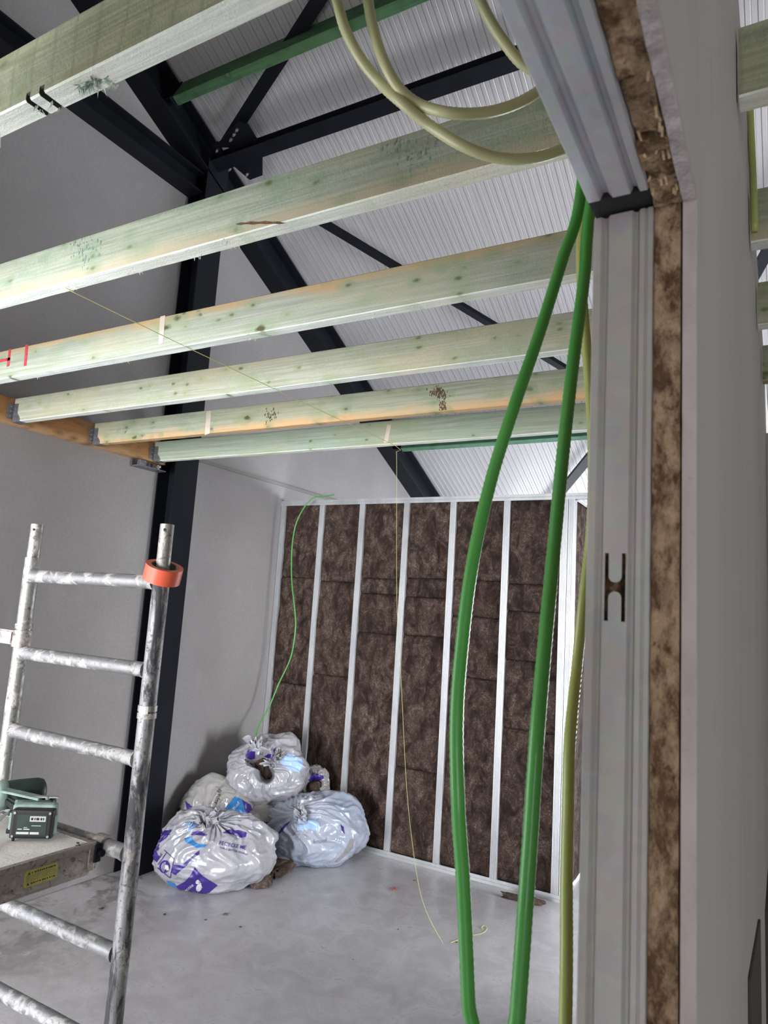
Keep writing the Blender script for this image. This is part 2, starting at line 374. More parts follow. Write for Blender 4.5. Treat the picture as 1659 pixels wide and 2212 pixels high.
# left wall: concrete panels between the columns
wl = tag(empty('wall_left', (XL, 0, 0)), kind='structure')
def panel(y0, y1, z0, z1top):
    """wall panel with a sloping or straight top"""
    bm = bmesh.new(); X0, X1 = XL - .16, XL
    za, zb = (z1top, z1top) if z1top else (roof_z(y0) - .02, roof_z(y1) - .02)
    vs = [bm.verts.new((x, y, z)) for x in (X0, X1) for y, z in ((y0, z0), (y1, z0), (y1, zb), (y0, za))]
    for f in ((0, 1, 2, 3), (7, 6, 5, 4), (0, 4, 5, 1), (1, 5, 6, 2), (2, 6, 7, 3), (3, 7, 4, 0)): bm.faces.new([vs[i] for i in f])
    bmesh.ops.bevel(bm, geom=bm.edges[:], offset=.006, segments=1, affect='EDGES')
    o = obj('concrete_panel', bm, M['concrete']); put(o, wl)
ZJ = H0 + 1.004
for y0, y1 in ((-3.7, -3.0), (.6, 3.36), (3.364, 7.9)): panel(y0, y1, 0, ZJ - .006)
for y0, y1 in ((-3.7, .10), (.105, 3.36), (3.364, 7.9)): panel(y0, y1, ZJ + .006, None)
panel(-2.996, .596, 2.48, ZJ - .006)
bm = bmesh.new(); box(bm, (XL - .12, 3.0, ZJ - .3), (XL - .02, 7.9, ZJ + .1)); box(bm, (XL - .12, 3.3, .01), (XL - .02, 3.4, ZJ))
put(obj('joint_backing', bm, M['plaster_wall']), wl)
bm = bmesh.new(); box(bm, (XL, 3.47, ZJ - .016), (XL + .010, 7.9, ZJ + .010)); put(obj('joint_strip', bm, simple('joint_mastic', (.22, .215, .21), .7)), wl)
# ceiling: profiled sandwich panels on the slope
ceil = tag(empty('ceiling', (0, 0, roof_z(0))), kind='structure')
SL = Vector((0, 1, -.466)).normalized(); NRM = Vector((0, .466, 1)).normalized()
def roof_panel(x0, wdt):
    bm = bmesh.new(); pts = []; pitch = .0606; n = int(round(wdt / pitch)); g = .006
    pts.append((0, .008))
    for i in range(n):
        a = i * pitch
        pts += [(a + .004, 0), (a + pitch * .47, 0), (a + pitch * .5, g), (a + pitch * .53, g), (a + pitch * .56, 0)]
        if i < n - 1: pts += [(a + pitch - .004, 0), (a + pitch - .0015, .0018), (a + pitch, .0018)]
    pts += [(wdt - .004, 0), (wdt, .008), (wdt, .10), (0, .10)]
    y0, y1 = -4.6, 9.2
    extrude_profile(bm, pts, (x0, y0, roof_z(y0)), (x0, y1, roof_z(y1)), (1, 0, 0), NRM)
    put(obj('roof_panel', bm, M['roof']), ceil)
for i in range(8): roof_panel(-3.83 + i * 1.001, 1.0)
XD = -.056
# other walls (behind the view)
def wall_with_holes(name, axis, c, lo, hi, z1, holes, th=.16):
    """plain wall with rectangular openings, as piers and lintels"""
    bm = bmesh.new(); cur = lo
    def bx(a, b, za, zb):
        if b - a < 1e-4 or zb - za < 1e-4: return
        if axis == 'y': box(bm, (a, c, za), (b, c + th, zb))
        else: box(bm, (c, a, za), (c + th, b, zb))
    for a, b, za, zb in holes:
        bx(cur, a, 0, z1); bx(a, b, 0, za); bx(a, b, zb, z1); cur = b
    bx(cur, hi, 0, z1)
    return tag(obj(name, bm, M['plaster_wall']), kind='structure')
wall_with_holes('wall_front', 'y', -3.75, -3.83, 4.2, roof_z(-3.75) - .05, [(-3.5, -.9, .1, 2.45), (1.4, 3.4, .4, 2.5)])
wall_with_holes('wall_back', 'y', 8.5, -3.67, 4.2, roof_z(8.66) - .01, [(-3.3, 3.6, .3, 2.0)])
bm = bmesh.new(); box(bm, (4.04, -3.6, 0), (4.2, 8.5, .3)); box(bm, (4.04, -3.6, .3), (4.2, 3.5, 2.2)); box(bm, (4.04, 4.7, .3), (4.2, 8.5, 2.2)); vv = box(bm, (4.04, -3.6, 2.2), (4.2, 8.5, 3))
for v in vv:
    if v.co.z > 2.5: v.co.z = roof_z(v.co.y) - .01
tag(obj('wall_side', bm, M['plaster_wall']), kind='structure')
bm = bmesh.new(); box(bm, (XD + .001, 3.40, 0), (4.04, 3.49, 2.6)); tag(obj('wall_cross', bm, M['plaster_wall']), kind='structure')  # unseen screen added to keep side lamp light off the plasterboard
bm = bmesh.new(); box(bm, (-.05, 4.70, 0), (4.04, 4.80, 2.6)); tag(obj('wall_corridor', bm, M['plaster_wall']), kind='structure')  # unseen wall added to stop the side lamp whitening the corner studs
bm = bmesh.new(); box(bm, (-3.62, -3.58, H0 + 1.02), (-.15, .12, H0 + 1.04)); tag(obj('floor_upper', bm, M['chip_deck']), kind='structure')  # unseen deck added to hold front daylight back from roof and upper wall
bm = bmesh.new(); box(bm, (-1.55, -.36, 0), (-.14, -.26, 2.6)); tag(obj('wall_return', bm, M['plaster_wall']), kind='structure')  # made-up wall out of view, shades the door stud from front daylight
# ------------------------------------------------------------------ far stud wall with mineral wool
YF = 4.62; ZT = H0 + .865
wf = tag(empty('wall_far', (-2.4, YF, 0)), kind='structure')
def stud_profile(wd, dep, grooves, lip=.006):
    """C section: face at y=0 from x=0..wd with lengthwise grooves, returns open polyline (thick sheet made later)"""
    p = [(0, dep)]; p.append((0, .001)); p.append((.001, 0))
    for g in grooves: p += [(g - .0022, 0), (g - .0008, .0022), (g + .0008, .0022), (g + .0022, 0)]
    p += [(wd - .001, 0), (wd, .001), (wd, dep)]
    return p
def sheet(pts, t=.0007):
    """turn an open polyline into a thin closed section"""
    n = len(pts); out = []
    for i in range(n):
        a = Vector(pts[max(0, i - 1)]); b = Vector(pts[min(n - 1, i + 1)]); d = (b - a).normalized(); out.append((pts[i][0] - d.y * t, pts[i][1] + d.x * t))
    return list(pts) + out[::-1]
def stud(x0, parent, z0, z1, y=YF, wd=.047, name='stud', mat='galv'):
    bm = bmesh.new(); extrude_profile(bm, sheet(stud_profile(wd, .05, (.010, .0185, .0285, .037))), (x0, y, z0), (x0, y, z1), (1, 0, 0), (0, 1, 0))
    return put(obj(name, bm, M[mat]), parent)
xs = [-.7865, -.7035, -.6205, -.535, -.4515, -.3625]
SX = [x * YF - .024 for x in xs]; SX[0] = XL + .002; SX.append(-.2745 * YF - .024)
for x in SX: stud(x, wf, .03, ZT - .004)
stud(SX[-1] + .05, wf, .03, ZT - .004, wd=.032)
def utrack(bm, p, q, up, out, h=.042, d=.05):
    """U track with legs: web along p-q, one visible leg of height h"""
    pts = sheet([(0, h), (0, h * .55), (.0018, h * .5), (0, h * .45), (0, 0), (d, 0), (d, h)])
    extrude_profile(bm, pts, p, q, out, up)
XR = SX[-1] + .082
bm = bmesh.new(); utrack(bm, (XL, YF - .003, ZT), (-.14, YF - .003, ZT), (0, 0, -1), (0, 1, 0)); put(obj('top_track', bm, M['galv']), wf)
bm = bmesh.new(); utrack(bm, (XL + .01, YF - .003, 0.001), (XR, YF - .003, 0.001), (0, 0, 1), (0, 1, 0)); put(obj('bottom_track', bm, M['galv']), wf)
# return wall going back from the outer corner
for k in range(3):
    yy = YF + .05 + k * .62
    bm = bmesh.new(); extrude_profile(bm, sheet(stud_profile(.047, .05, (.012, .035))), (XR, yy, .03), (XR, yy, ZT - .01), (0, 1, 0), (-1, 0, 0)); put(obj('stud', bm, M['galv']), wf)
bm = bmesh.new(); utrack(bm, (XR + .003, YF + .05, ZT), (XR + .003, YF + 1.6, ZT), (0, 0, -1), (-1, 0, 0)); put(obj('top_track', bm, M['galv']), wf)
def batt(x0, x1, z0, z1, seed, y=YF, axis='x', nx=None):
    """one mineral wool batt: grid front face with lumps, torn edges"""
    bm = bmesh.new(); W = x1 - x0; Hh = z1 - z0; nx = max(4, int(W / .016)); nz = max(4, int(Hh / .016)); off = Vector((seed * 3.1, seed * 1.7, seed * .9))
    g = []
    for j in range(nz + 1):
        row = []
        for i in range(nx + 1):
            u, v = i / nx, j / nz; e = min(u, 1 - u) * W; e2 = min(v, 1 - v) * Hh
            p = Vector((x0 + W * u, 0, z0 + Hh * v))
            nn = noise.fractal(p * 9 + off, 1.0, 2.0, 4) * .008 + noise.noise(p * 3 + off) * .008
            rnd = .012 * math.exp(-e2 / .012) + .006 * math.exp(-e / .015)
            row.append(bm.verts.new((p.x, .016 - nn + rnd, p.z + (noise.noise(p * 14 + off) * .006 if 0 < j < nz else noise.noise(p * 9 + off) * .002))))
        g.append(row)
    for j in range(nz):
        for i in range(nx): bm.faces.new((g[j][i], g[j][i + 1], g[j + 1][i + 1], g[j + 1][i]))
    # sides and back
    B = [bm.verts.new((x, .055, z)) for x, z in ((x0, z0), (x1, z0), (x1, z1), (x0, z1))]
    bm.faces.new([B[0], B[3], B[2], B[1]])
    bm.faces.new(g[0][::-1] + [B[0], B[1]]); bm.faces.new(g[nz] + [B[2], B[3]])
    bm.faces.new([r[0] for r in g] + [B[3], B[0]]); bm.faces.new([r[nx] for r in g][::-1] + [B[1], B[2]])
    o = obj('insulation_batt', bm, M['wool'], smooth=False)
    for p in o.data.polygons: p.use_smooth = len(p.vertices) == 4
    if axis == 'x': o.location = (0, y, 0)
    else: o.rotation_euler = (0, 0, PI / 2); o.location = (XR, 0, 0)
    return put(o, wf)
joints = [[1.95, 1.1], [1.93, 1.2], [1.965, 1.85, 1.55], [1.98, 1.84, 1.56, .62], [1.98, 1.72, 1.3], [1.965, 1.78, 1.45, 1.0]]
for i in range(6):
    a, b = SX[i] + .0475, SX[i + 1] - .0005; zz = [.035] + sorted(joints[i]) + [ZT - .02]
    for k in range(len(zz) - 1): batt(a, b, zz[k] + .001, zz[k + 1] - .001, i * 7 + k + 1)
for k in range(2): batt(YF + .10 + .62 * k, YF + .665 + .62 * k, .03, ZT - .02, 60 + k, axis='y')
# hardboard behind the wool so that no light comes through
bm = bmesh.new(); box(bm, (XL + .01, YF + .056, .01), (XR - .06, YF + .066, ZT - .002)); put(obj('backing_board', bm, M['wool']), wf)
# ------------------------------------------------------------------ near partition with the door opening
YJ = .57; ZH = H0 + .35; XA, XB, XC, XD = -.138, -.089, -.067, -.056; ZW = H0 + 1.165
wr = tag(empty('wall_right', (XD, YJ, 0)), kind='structure')
def flat_with_holes(name, outer, holes, M3, t, mat, parent):
    cu = bpy.data.curves.new(name, 'CURVE'); cu.dimensions = '2D'; cu.fill_mode = 'BOTH'; cu.extrude = t / 2
    for pl in [outer] + holes:
        s = cu.splines.new('POLY'); s.points.add(len(pl) - 1); s.use_cyclic_u = True
        for p, c in zip(s.points, pl): p.co = (c[0], c[1], 0, 1)
    tmp = bpy.data.objects.new('tmp', cu); me = bpy.data.meshes.new_from_object(tmp); bpy.data.objects.remove(tmp); bpy.data.curves.remove(cu)
    me.transform(M3); me.materials.append(mat); me.name = name
    o = bpy.data.objects.new(name, me); COL.objects.link(o); return put(o, parent)
# door stud: flat strips and pressed grooves facing the viewer (-y); middle strip has the H shaped cable knock-out
def px_x(f): return XA + f * .049
g1, g2 = .205, .715   # groove centres as fractions of the width
pr = [(px_x(0), .05), (px_x(0), .0015), (px_x(.02), 0), (px_x(g1 - .075), 0), (px_x(g1 - .02), .0035), (px_x(g1 + .03), .0035), (px_x(g1 + .075), .0)]
bm = bmesh.new(); extrude_profile(bm, sheet(pr, .0007), (0, YJ, .0), (0, YJ, ZH - .002), (1, 0, 0), (0, 1, 0)); put(obj('door_stud', bm, M['galv_near']), wr)
pr2 = [(px_x(g2 - .06), 0.0), (px_x(g2 - .015), .0035), (px_x(g2 + .03), .0035), (px_x(g2 + .075), 0), (px_x(.86), 0), (px_x(.875), .0012), (px_x(.90), .0012), (px_x(.915), 0), (px_x(.985), 0), (px_x(1.0), .0015), (px_x(1.0), .05)]
bm = bmesh.new(); extrude_profile(bm, sheet(pr2, .0007), (0, YJ, .0), (0, YJ, ZH - .002), (1, 0, 0), (0, 1, 0)); put(obj('door_stud', bm, M['galv_near']), wr)
xa, xb = px_x(g1 + .075), px_x(g2 - .06); xm = (xa + xb) / 2
zt = ony(1325, 1195, YJ).z; zb = ony(1325, 1342, YJ).z; zm = (zt + zb) / 2; sw = .0030; hw = (xb - xa) / 2 - .0012
def arc(cx, cz, r, a0, a1, n=10): return [(cx + r * math.cos(a0 + (a1 - a0) * i / n), cz + r * math.sin(a0 + (a1 - a0) * i / n)) for i in range(n + 1)]
ri = hw - sw
Hh = [(xm - hw, zt), (xm - ri, zt)] + [(x, z) for x, z in arc(xm, zm + ri * .9 + .004, ri, PI, 2 * PI)] + [(xm + ri, zt), (xm + hw, zt), (xm + hw, zb), (xm + ri, zb)] + [(x, z) for x, z in arc(xm, zm - ri * .9 - .004, ri, 0, PI)] + [(xm - ri, zb), (xm - hw, zb)]
MX = Matrix(((1, 0, 0, 0), (0, 0, 1, YJ), (0, 1, 0, 0), (0, 0, 0, 1)))
flat_with_holes('door_stud_web', [(xa, 0), (xb, 0), (xb, ZH - .002), (xa, ZH - .002)], [Hh], MX, .0008, M['galv_near'], wr)
bm = bmesh.new(); box(bm, (XA + .002, YJ + .012, .01), (XB - .001, YJ + .048, ZH - .01)); put(obj('stud_infill', bm, M['chip']), wr)
# header track above the opening, underside seen from below
pr = [(XA - .0, .055), (XA, .001), (px_x(.02), 0), (px_x(.20), 0), (px_x(.26), .006), (px_x(.33), .006), (px_x(.42), 0), (px_x(.70), 0), (px_x(.755), .0055), (px_x(.80), .0055), (px_x(.86), 0), (px_x(.97), 0), (px_x(1.0), .002), (px_x(1.0), .055)]
bm = bmesh.new(); extrude_profile(bm, sheet(pr, .0008), (0, -.62, ZH), (0, YJ - .022, ZH), (1, 0, 0), (0, 0, 1)); put(obj('header_track', bm, M['galv_head']), wr)
bm = bmesh.new(); box(bm, (XA + .0002, YJ - .0215, ZH + .0015), (XB - .0005, YJ + .05, ZH + .06)); box(bm, (XA + .001, -.6, ZH + .020), (XB - .001, YJ - .022, ZH + .054)); put(obj('header_filler', bm, M['black']), wr)  # black block set in for the unlit gap above the stud
# upper frame and studs of the partition (open side to the left)
for yy in (.575 + .05, 1.02, 1.42, 1.82, 2.22, 2.62, 3.02, 3.42, 3.82, 4.22):
    bm = bmesh.new(); extrude_profile(bm, sheet(stud_profile(.047, .047, (.012, .035))), (XA, yy, .03 if yy < 3.5 else 2.15), (XA, yy, ZW - .01), (0, 1, 0), (1, 0, 0)); put(obj('stud', bm, M['galv_near']), wr)
for z, up, ye in ((ZW, (0, 0, -1), 4.6), (.001, (0, 0, 1), 3.5)):
    bm = bmesh.new(); utrack(bm, (XA - .001, YJ, z), (XA - .001, ye, z), up, (1, 0, 0)); put(obj('track', bm, M['galv_near']), wr)
bm = bmesh.new(); utrack(bm, (XA - .001, -2.4, ZW), (XA - .001, YJ, ZW), (0, 0, -1), (1, 0, 0)); put(obj('track', bm, M['galv_near']), wr)
for yy in (-.2, .2): 
    bm = bmesh.new(); extrude_profile(bm, sheet(stud_profile(.047, .047, (.012, .035))), (XA, yy, ZH + .06), (XA, yy, ZW - .01), (0, 1, 0), (1, 0, 0)); put(obj('stud', bm, M['galv_near']), wr)
# chipboard layer: sheet with ragged edge towards the opening
def ragged_board(name, x0, x1, y0, y1, z0, z1, edge, amp, seed, mat, freq=40, step=.006):
    """thin board in the yz plane with one ragged edge: 'jamb' (low y) or 'head' (low z)"""
    bm = bmesh.new(); L = (z1 - z0) if edge == 'jamb' else (y1 - y0); n = int(L / step); rows = []
    nx = 6
    for i in range(n + 1):
        s = L * i / n; row = []
        for k in range(nx + 1):
            x = x0 + (x1 - x0) * k / nx; q = Vector((x * 60 + seed, s * freq, seed * 2.3))
            d = noise.fractal(q, .9, 2.1, 3) * amp
            if edge == 'jamb': row.append(bm.verts.new((x, y0 + d, z0 + s)))
            else: row.append(bm.verts.new((x, y0 + s, z0 + d)))
        a = (x0, y1, z0 + s) if edge == 'jamb' else (x0, y0 + s, z1)
        b = (x1, y1, z0 + s) if edge == 'jamb' else (x1, y0 + s, z1)
        rows.append([bm.verts.new(a)] + row + [bm.verts.new(b)])
    for r, t in zip(rows, rows[1:]):
        for k in range(nx + 2): bm.faces.new((r[k], r[k + 1], t[k + 1], t[k]))
        bm.faces.new((r[-1], r[0], t[0], t[-1]))
    bm.faces.new(rows[0]); bm.faces.new(rows[-1][::-1])
    return put(obj(name, bm, mat), wr)
ragged_board('chipboard_panel', XB + .0005, XC, YJ, YJ + .62, 0.0, .985, 'jamb', .0035, 3, M['chip'])
ragged_board('chipboard_panel', XB + .0005, XC - .0012, YJ + .0015, YJ + .62, .988, ZW, 'jamb', .0022, 9, M['chip'])
ragged_board('chipboard_panel', XB + .0005, XC, YJ + .625, 3.5, 0, ZW, 'jamb', .001, 5, M['chip'], step=.1)
ragged_board('chipboard_panel', XB + .0008, XC, .485, YJ - .002, ZH - .001, ZW, 'head', .006, 21, M['chip'], 45, .0035)
ragged_board('chipboard_panel', XB + .0008, XC - .002, .425, .482, ZH + .002, ZW, 'head', .005, 15, M['chip'], 45, .0035)
ragged_board('chipboard_panel', XB + .0008, XC, -.6, .421, ZH + .0005, ZW, 'head', .005, 27, M['chip'], 45, .0035)
# torn lighter fibres on the broken head edge
bm = bmesh.new()
for k in range(22):
    y = random.choice((random.uniform(.40, .56), random.uniform(.47, .56))); x = random.choice((XC - .003, XC - .002, XB + .003, random.uniform(XB + .002, XC - .002)))
    L = random.uniform(.003, .009); p = Vector((x, y, ZH + random.uniform(-.002, .004))); obox(bm, p, p + Vector((random.uniform(-.002, .002), L, random.uniform(-.005, .001))), .0016, .0012)
tag(put(obj('torn_fibres', bm, M['chip_light']), wr), kind='stuff')
# plasterboard
ragged_board('plasterboard', XC + .0004, XD - .0003, YJ + .0005, YJ + .62, 0, ZW, 'jamb', .0007, 31, M['gyp_edge'], 30)
ragged_board('plasterboard', XC + .0004, XD - .0003, -.6, YJ - .001, ZH - .004, ZW, 'head', .0025, 35, M['gyp_rough'], 70, .003)
def facing(y0, y1, z0, z1):
    bm = bmesh.new(); box(bm, (XD - .0003, y0, z0), (XD, y1, z1)); put(obj('facing_paper', bm, M['paper']), wr)
facing(YJ + .0005, 1.19, 0, ZW); facing(-.6, YJ - .001, ZH - .003, ZW); facing(1.1915, 2.39, 0, ZW); facing(2.3915, 3.5, 0, ZW); facing(3.5015, 4.6, 2.12, ZW)
bm = bmesh.new(); box(bm, (XC + .0004, 1.19, 0), (XD - .0004, 3.5, ZW)); box(bm, (XB, 3.5, 2.12), (XD - .0004, 4.6, ZW)); put(obj('plasterboard', bm, M['gyp_edge']), wr)
# hanging shred of paper at the corner
bm = bmesh.new(); P = [at(1503, 425, .618), at(1512, 440, .616), at(1519, 467, .616)]; tube(bm, P, .0006, 5); put(obj('paper_shred', bm, M['gyp_rough']), wr)
# dark offcuts standing against the plasterboard
def lean(y0, y1, za, zb, label, th):
    bm = bmesh.new(); x0 = XD + .0005
    vs = [bm.verts.new((x, y, z)) for x in (x0, x0 + th) for y, z in ((y0, 0), (y1, 0), (y1, zb), (y0, za))]
    for f in ((0, 1, 2, 3), (7, 6, 5, 4), (0, 4, 5, 1), (1, 5, 6, 2), (2, 6, 7, 3), (3, 7, 4, 0)): bm.faces.new([vs[i] for i in f])
    bmesh.ops.bevel(bm, geom=bm.edges[:], offset=.0006, segments=1, affect='EDGES')
    tag(obj('board_offcut', bm, M['skirt']), label, 'board')
lean(1.30, 1.78, 1.20, 1.13, 'dark narrow board with slanted top leaning on the grey plasterboard, nearer of the two', .004)
lean(2.3, 3.4, .98, .98, 'dark board further along the grey plasterboard at the bottom right edge', .012)
# ================================================================== STEEL
bm = bmesh.new(); ibeam(bm, (-3.585, 3.36, 0), (-3.585, 3.36, H0 + 3.16), (0, 1, 0), (1, 0, 0), .20, .17)
col = tag(obj('steel_column', bm, M['steel_dark']), 'dark steel H column standing against the concrete wall behind the ladder', 'column')
def rz(y, off): return H0 + 4.812 - .466 * y - off
bm = bmesh.new(); tf = Vector((0, .4224, .9064))
def raf(bm, y0, y1):
    p = Vector((-3.585, y0, rz(y0, 0))); q = Vector((-3.585, y1, rz(y1, 0))); c = tf * -.125
    ibeam(bm, p + c, q + c, (1, 0, 0), tf, .17, .25, .012)
raf(bm, -3.57, 8.4)
tag(obj('steel_rafter', bm, M['steel_dark']), 'dark steel rafter sloping down along the top of the concrete wall', 'beam')
bm = bmesh.new(); ibeam(bm, (-3.60, -3.5, H0 + 2.92), (-3.60, 3.262, H0 + 2.92), (1, 0, 0), (0, 0, 1), .14, .15)
tag(obj('steel_rail', bm, M['steel_dark']), 'dark horizontal steel beam on the concrete wall meeting the column top', 'beam')
# strut along x from the column head
zc, yc = H0 + 3.118, 3.335
bm = bmesh.new(); ibeam(bm, (-3.50, yc, zc), (3.9, yc, zc), tf.cross(Vector((1, 0, 0))).normalized(), tf, .092, .096, .008)
st = tag(obj('eaves_strut', bm, M['steel_dark']), 'dark horizontal steel strut running under the roof to the right', 'beam')
def on_roof(u, v, off=.155):
    d = ray(u, v); t = (4.835 - off) / (d.z + .466 * d.y); return CAM + d * t
def plate(name, px, parent, t=.010, off=.155, mat='steel_dark'):
    bm = bmesh.new(); P = [on_roof(u, v, off) for u, v in px]; a = [bm.verts.new(p - NRM * t / 2) for p in P]; b = [bm.verts.new(p + NRM * t / 2) for p in P]; n = len(P)
    bm.faces.new(a); bm.faces.new(b[::-1])
    for i in range(n): bm.faces.new((a[i], a[(i + 1) % n], b[(i + 1) % n], b[i]))
    o = obj(name, bm, M[mat]); o.parent = parent; return o
plate('gusset_plate', [(462, 318), (516, 262), (536, 268), (556, 302), (520, 318)], st)
plate('gusset_plate', [(496, 350), (567, 330), (567, 378), (540, 388)], st)
plate('end_plate', [(458, 312), (470, 306), (500, 362), (484, 360)], st, .02)
for u, v in ((500, 300), (507, 289), (513, 279), (535, 375), (470, 324), (497, 364)):
    bm = bmesh.new(); p = on_roof(u, v, .165); cyl(bm, p, p - NRM * .016, .011, 6); cyl(bm, p, p - NRM * .030, .006, 8); o = obj('bolt', bm, M['bolt']); o.parent = st
def brace(a, b, wd, label, off=.155):
    p, q = on_roof(*a, off), on_roof(*b, off); bm = bmesh.new(); d = (q - p).normalized()
    obox(bm, p, q, wd, .010, NRM); s = d.cross(NRM).normalized()
    obox(bm, p + s * (wd / 2 - .004) - NRM * .0 + NRM * .02, q + s * (wd / 2 - .004) + NRM * .02, .008, .035, NRM)
    tag(obj('wind_brace', bm, M['steel_dark']), label, 'brace')
p1, p2 = (487, 312), (684, 8)
def ext(a, b, k0, k1): return ((a[0] - (b[0] - a[0]) * k0, a[1] - (b[1] - a[1]) * k0), (b[0] + (b[0] - a[0]) * k1, b[1] + (b[1] - a[1]) * k1))
brace(p1, (700, -18), .082, 'dark steel diagonal brace rising to the right behind the dark green purlin', .06)
a, b = ext((705, 489), (1060, 703), .38, 1.6); brace(a, b, .052, 'thin dark diagonal brace descending to the right beneath the roof between joists')
brace((1150, 1140), (1430, 800), .085, 'short dark grey diagonal brace seen above the right end of the stud wall')
brace((1590, 669), (1850, 199), .07, 'dark diagonal brace glimpsed right of the plasterboard edge')
# green purlins
def purlin(y0, zlow, h, wd, x0, x1, mat, label, cleat=True):
    bm = bmesh.new(); up = tf; sd = Vector((0, .9064, -.4224))
    extrude_profile(bm, [(0, 0), (wd, 0), (wd, h), (0, h)], (0, 0, 0), (x1 - x0, 0, 0), sd, up)
    bmesh.ops.bevel(bm, geom=bm.edges[:], offset=.003, segments=1, affect='EDGES')
    o = tag(obj('timber_purlin', bm, M[mat], loc=(x0, y0, zlow)), label, 'beam')
    if cleat:
        bm = bmesh.new(); extrude_profile(bm, [(-.008, -.01), (-.001, -.01), (-.001, h * .95), (-.008, h * .95)], (-.16, 0, 0), (.0, 0, 0), sd, up)
        extrude_profile(bm, [(-.008, -.02), (wd + .02, -.02), (wd + .02, h * .8), (-.008, h * .8)], (-.012, 0, 0), (-.004, 0, 0), sd, up)
        obj('purlin_cleat', bm, M['steel_dark'], o)
purlin(2.87, H0 + 3.30, .20, .063, -3.49, 3.9, 'purlin', 'dark green timber purlin under the roof at the top of the picture')
purlin(6.30, H0 + 1.713, .165, .063, -3.49, 3.9, 'purlin2', 'thin mid green timber purlin visible just below the lowest joist')
# ================================================================== JOISTS
ZB = H0 + .883; JH = .130; JW = .045; XLED = -3.60; XEND = XA - .004
def joist_mesh(L, seed, notches=(), under=True):
    bm = bmesh.new(); step = .05; xs_ = [0.0]
    while xs_[-1] < L - step: xs_.append(xs_[-1] + step)
    xs_.append(L)
    for a, b in notches:
        xs_ += [a, a + .0001, b, b + .0001]
    xs_ = sorted(set(xs_)); rings = []
    for x in xs_:
        up = 0
        for a, b in notches:
            if a < x <= b + .00005: up = .013
        wob = noise.noise(Vector((x * 1.3, seed, 0))) * .0018; nk = noise.noise(Vector((x * 11, seed, 5))) * .0012
        c = .003
        pts = [(0, c + up), (c, up + nk), (JW - c, up - nk), (JW, c + up), (JW, JH - c), (JW - c, JH), (c, JH), (0, JH - c)]
        rings.append([bm.verts.new((x, y + wob, z + wob)) for y, z in pts])
    for a, b in zip(rings, rings[1:]):
        for k in range(8):
            f = bm.faces.new((a[k], a[(k + 1) % 8], b[(k + 1) % 8], b[k]))
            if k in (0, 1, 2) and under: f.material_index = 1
            xm_ = (a[0].co.x + b[0].co.x) / 2
            if any(n0 < xm_ < n1 for n0, n1 in notches) and k in (0, 1, 2): f.material_index = 2
            if k in (0, 1, 2) and notches and abs(a[0].co.x - b[0].co.x) < .0003: f.material_index = 2
    bm.faces.new(rings[0][::-1]); bm.faces.new(rings[-1]); return bm
M['slot'] = simple('dark_saw_cut', (.05, .05, .04), .9)  # saw cut faces coloured dark for the shade inside the notch
M['furry'] = mat_wood('furry_sawn_underside', (.82, .88, .82), (.62, .72, .66), rough_amt=1.6)  # underside painted paler, standing in for light from below
def hanger(parent, side='left'):
    """galvanised joist hanger in joist coordinates, at x=0"""
    bm = bmesh.new(); t = .002
    for y, s in ((-t, -1), (JW, 1)):
        pts = [(.0, -.002), (.062, -.002), (.064, .012), (.056, .026), (.040, .040), (.036, .052), (.036, .098), (.0, .098)]
        a = [bm.verts.new((x, y, z)) for x, z in pts]; b = [bm.verts.new((x, y + t, z)) for x, z in pts]; n = len(pts)
        bm.faces.new(a); bm.faces.new(b[::-1])
        for i in range(n): bm.faces.new((a[i], a[(i + 1) % n], b[(i + 1) % n], b[i]))
        y0 = y - .036 if s < 0 else y; box(bm, (.0005, y0, .012), (.0025, y0 + .038, .098))
    box(bm, (0, -t, -.004), (.064, JW + t, -.002))
    h = obj('joist_hanger', bm, M['hanger'], parent)
    bm = bmesh.new()
    for k in range(3): cyl(bm, (.0025, -.018, .028 + k * .026), (.0042, -.018, .028 + k * .026), .0035, 8)
    for k in range(2): cyl(bm, (.018, -.0022, .04 + k * .03), (.018, -.0045, .04 + k * .03), .0032, 8)
    obj('nail_head', bm, M['bolt'], h)
def joist(yf, mat, label, x0=XLED, x1=XEND, notches=(), dz=0):
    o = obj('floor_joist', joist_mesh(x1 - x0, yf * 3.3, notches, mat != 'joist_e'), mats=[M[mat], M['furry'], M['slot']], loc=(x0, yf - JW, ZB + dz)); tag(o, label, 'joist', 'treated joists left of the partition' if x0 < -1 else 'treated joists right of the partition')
    if x0 < -1: hanger(o)
    return o
lab = ['mossy green joist nearest the viewer at top left, torn saw cuts under it', 'second joist from the top, green with a long dark knot crack', 'third joist from the top, tan upper edge and red paint marks at its left end',
       'fourth joist from the top, pale with many small knots', 'fifth joist from the top, orange tan lower edge and dark stains', 'lowest mint green joist, last before the far stud wall']
nx = [onz(95, 235, ZB).x - XLED, onz(122, 222, ZB).x - XLED]
J = []
YS = (.704, 1.224, 1.725, 2.214, 2.725, 3.195)
n1a = onz(88, 232, ZB).x - XLED; n1b = onz(117, 222, ZB).x - XLED
for i, (y, m) in enumerate(zip(YS, ('joist_a', 'joist_b', 'joist_c', 'joist_d', 'joist_e', 'joist_f'))):
    J.append(joist(y, m, lab[i], notches=((n1a - .012, n1a), (n1b - .008, n1b + .006)) if i == 0 else ()))
for i, (y, m) in enumerate(zip(YS[1:5], ('joist_a', 'joist_b', 'joist_d', 'joist_e'))):
    nm = ['dark green rough joist section right of the plasterboard, topmost', 'green joist section right of the plasterboard, second from the top', 'pale joist section right of the plasterboard, third from the top', 'tan streaked joist section right of the plasterboard, lowest']
    joist(y, m, nm[i], x0=XD + .004, x1=3.9)
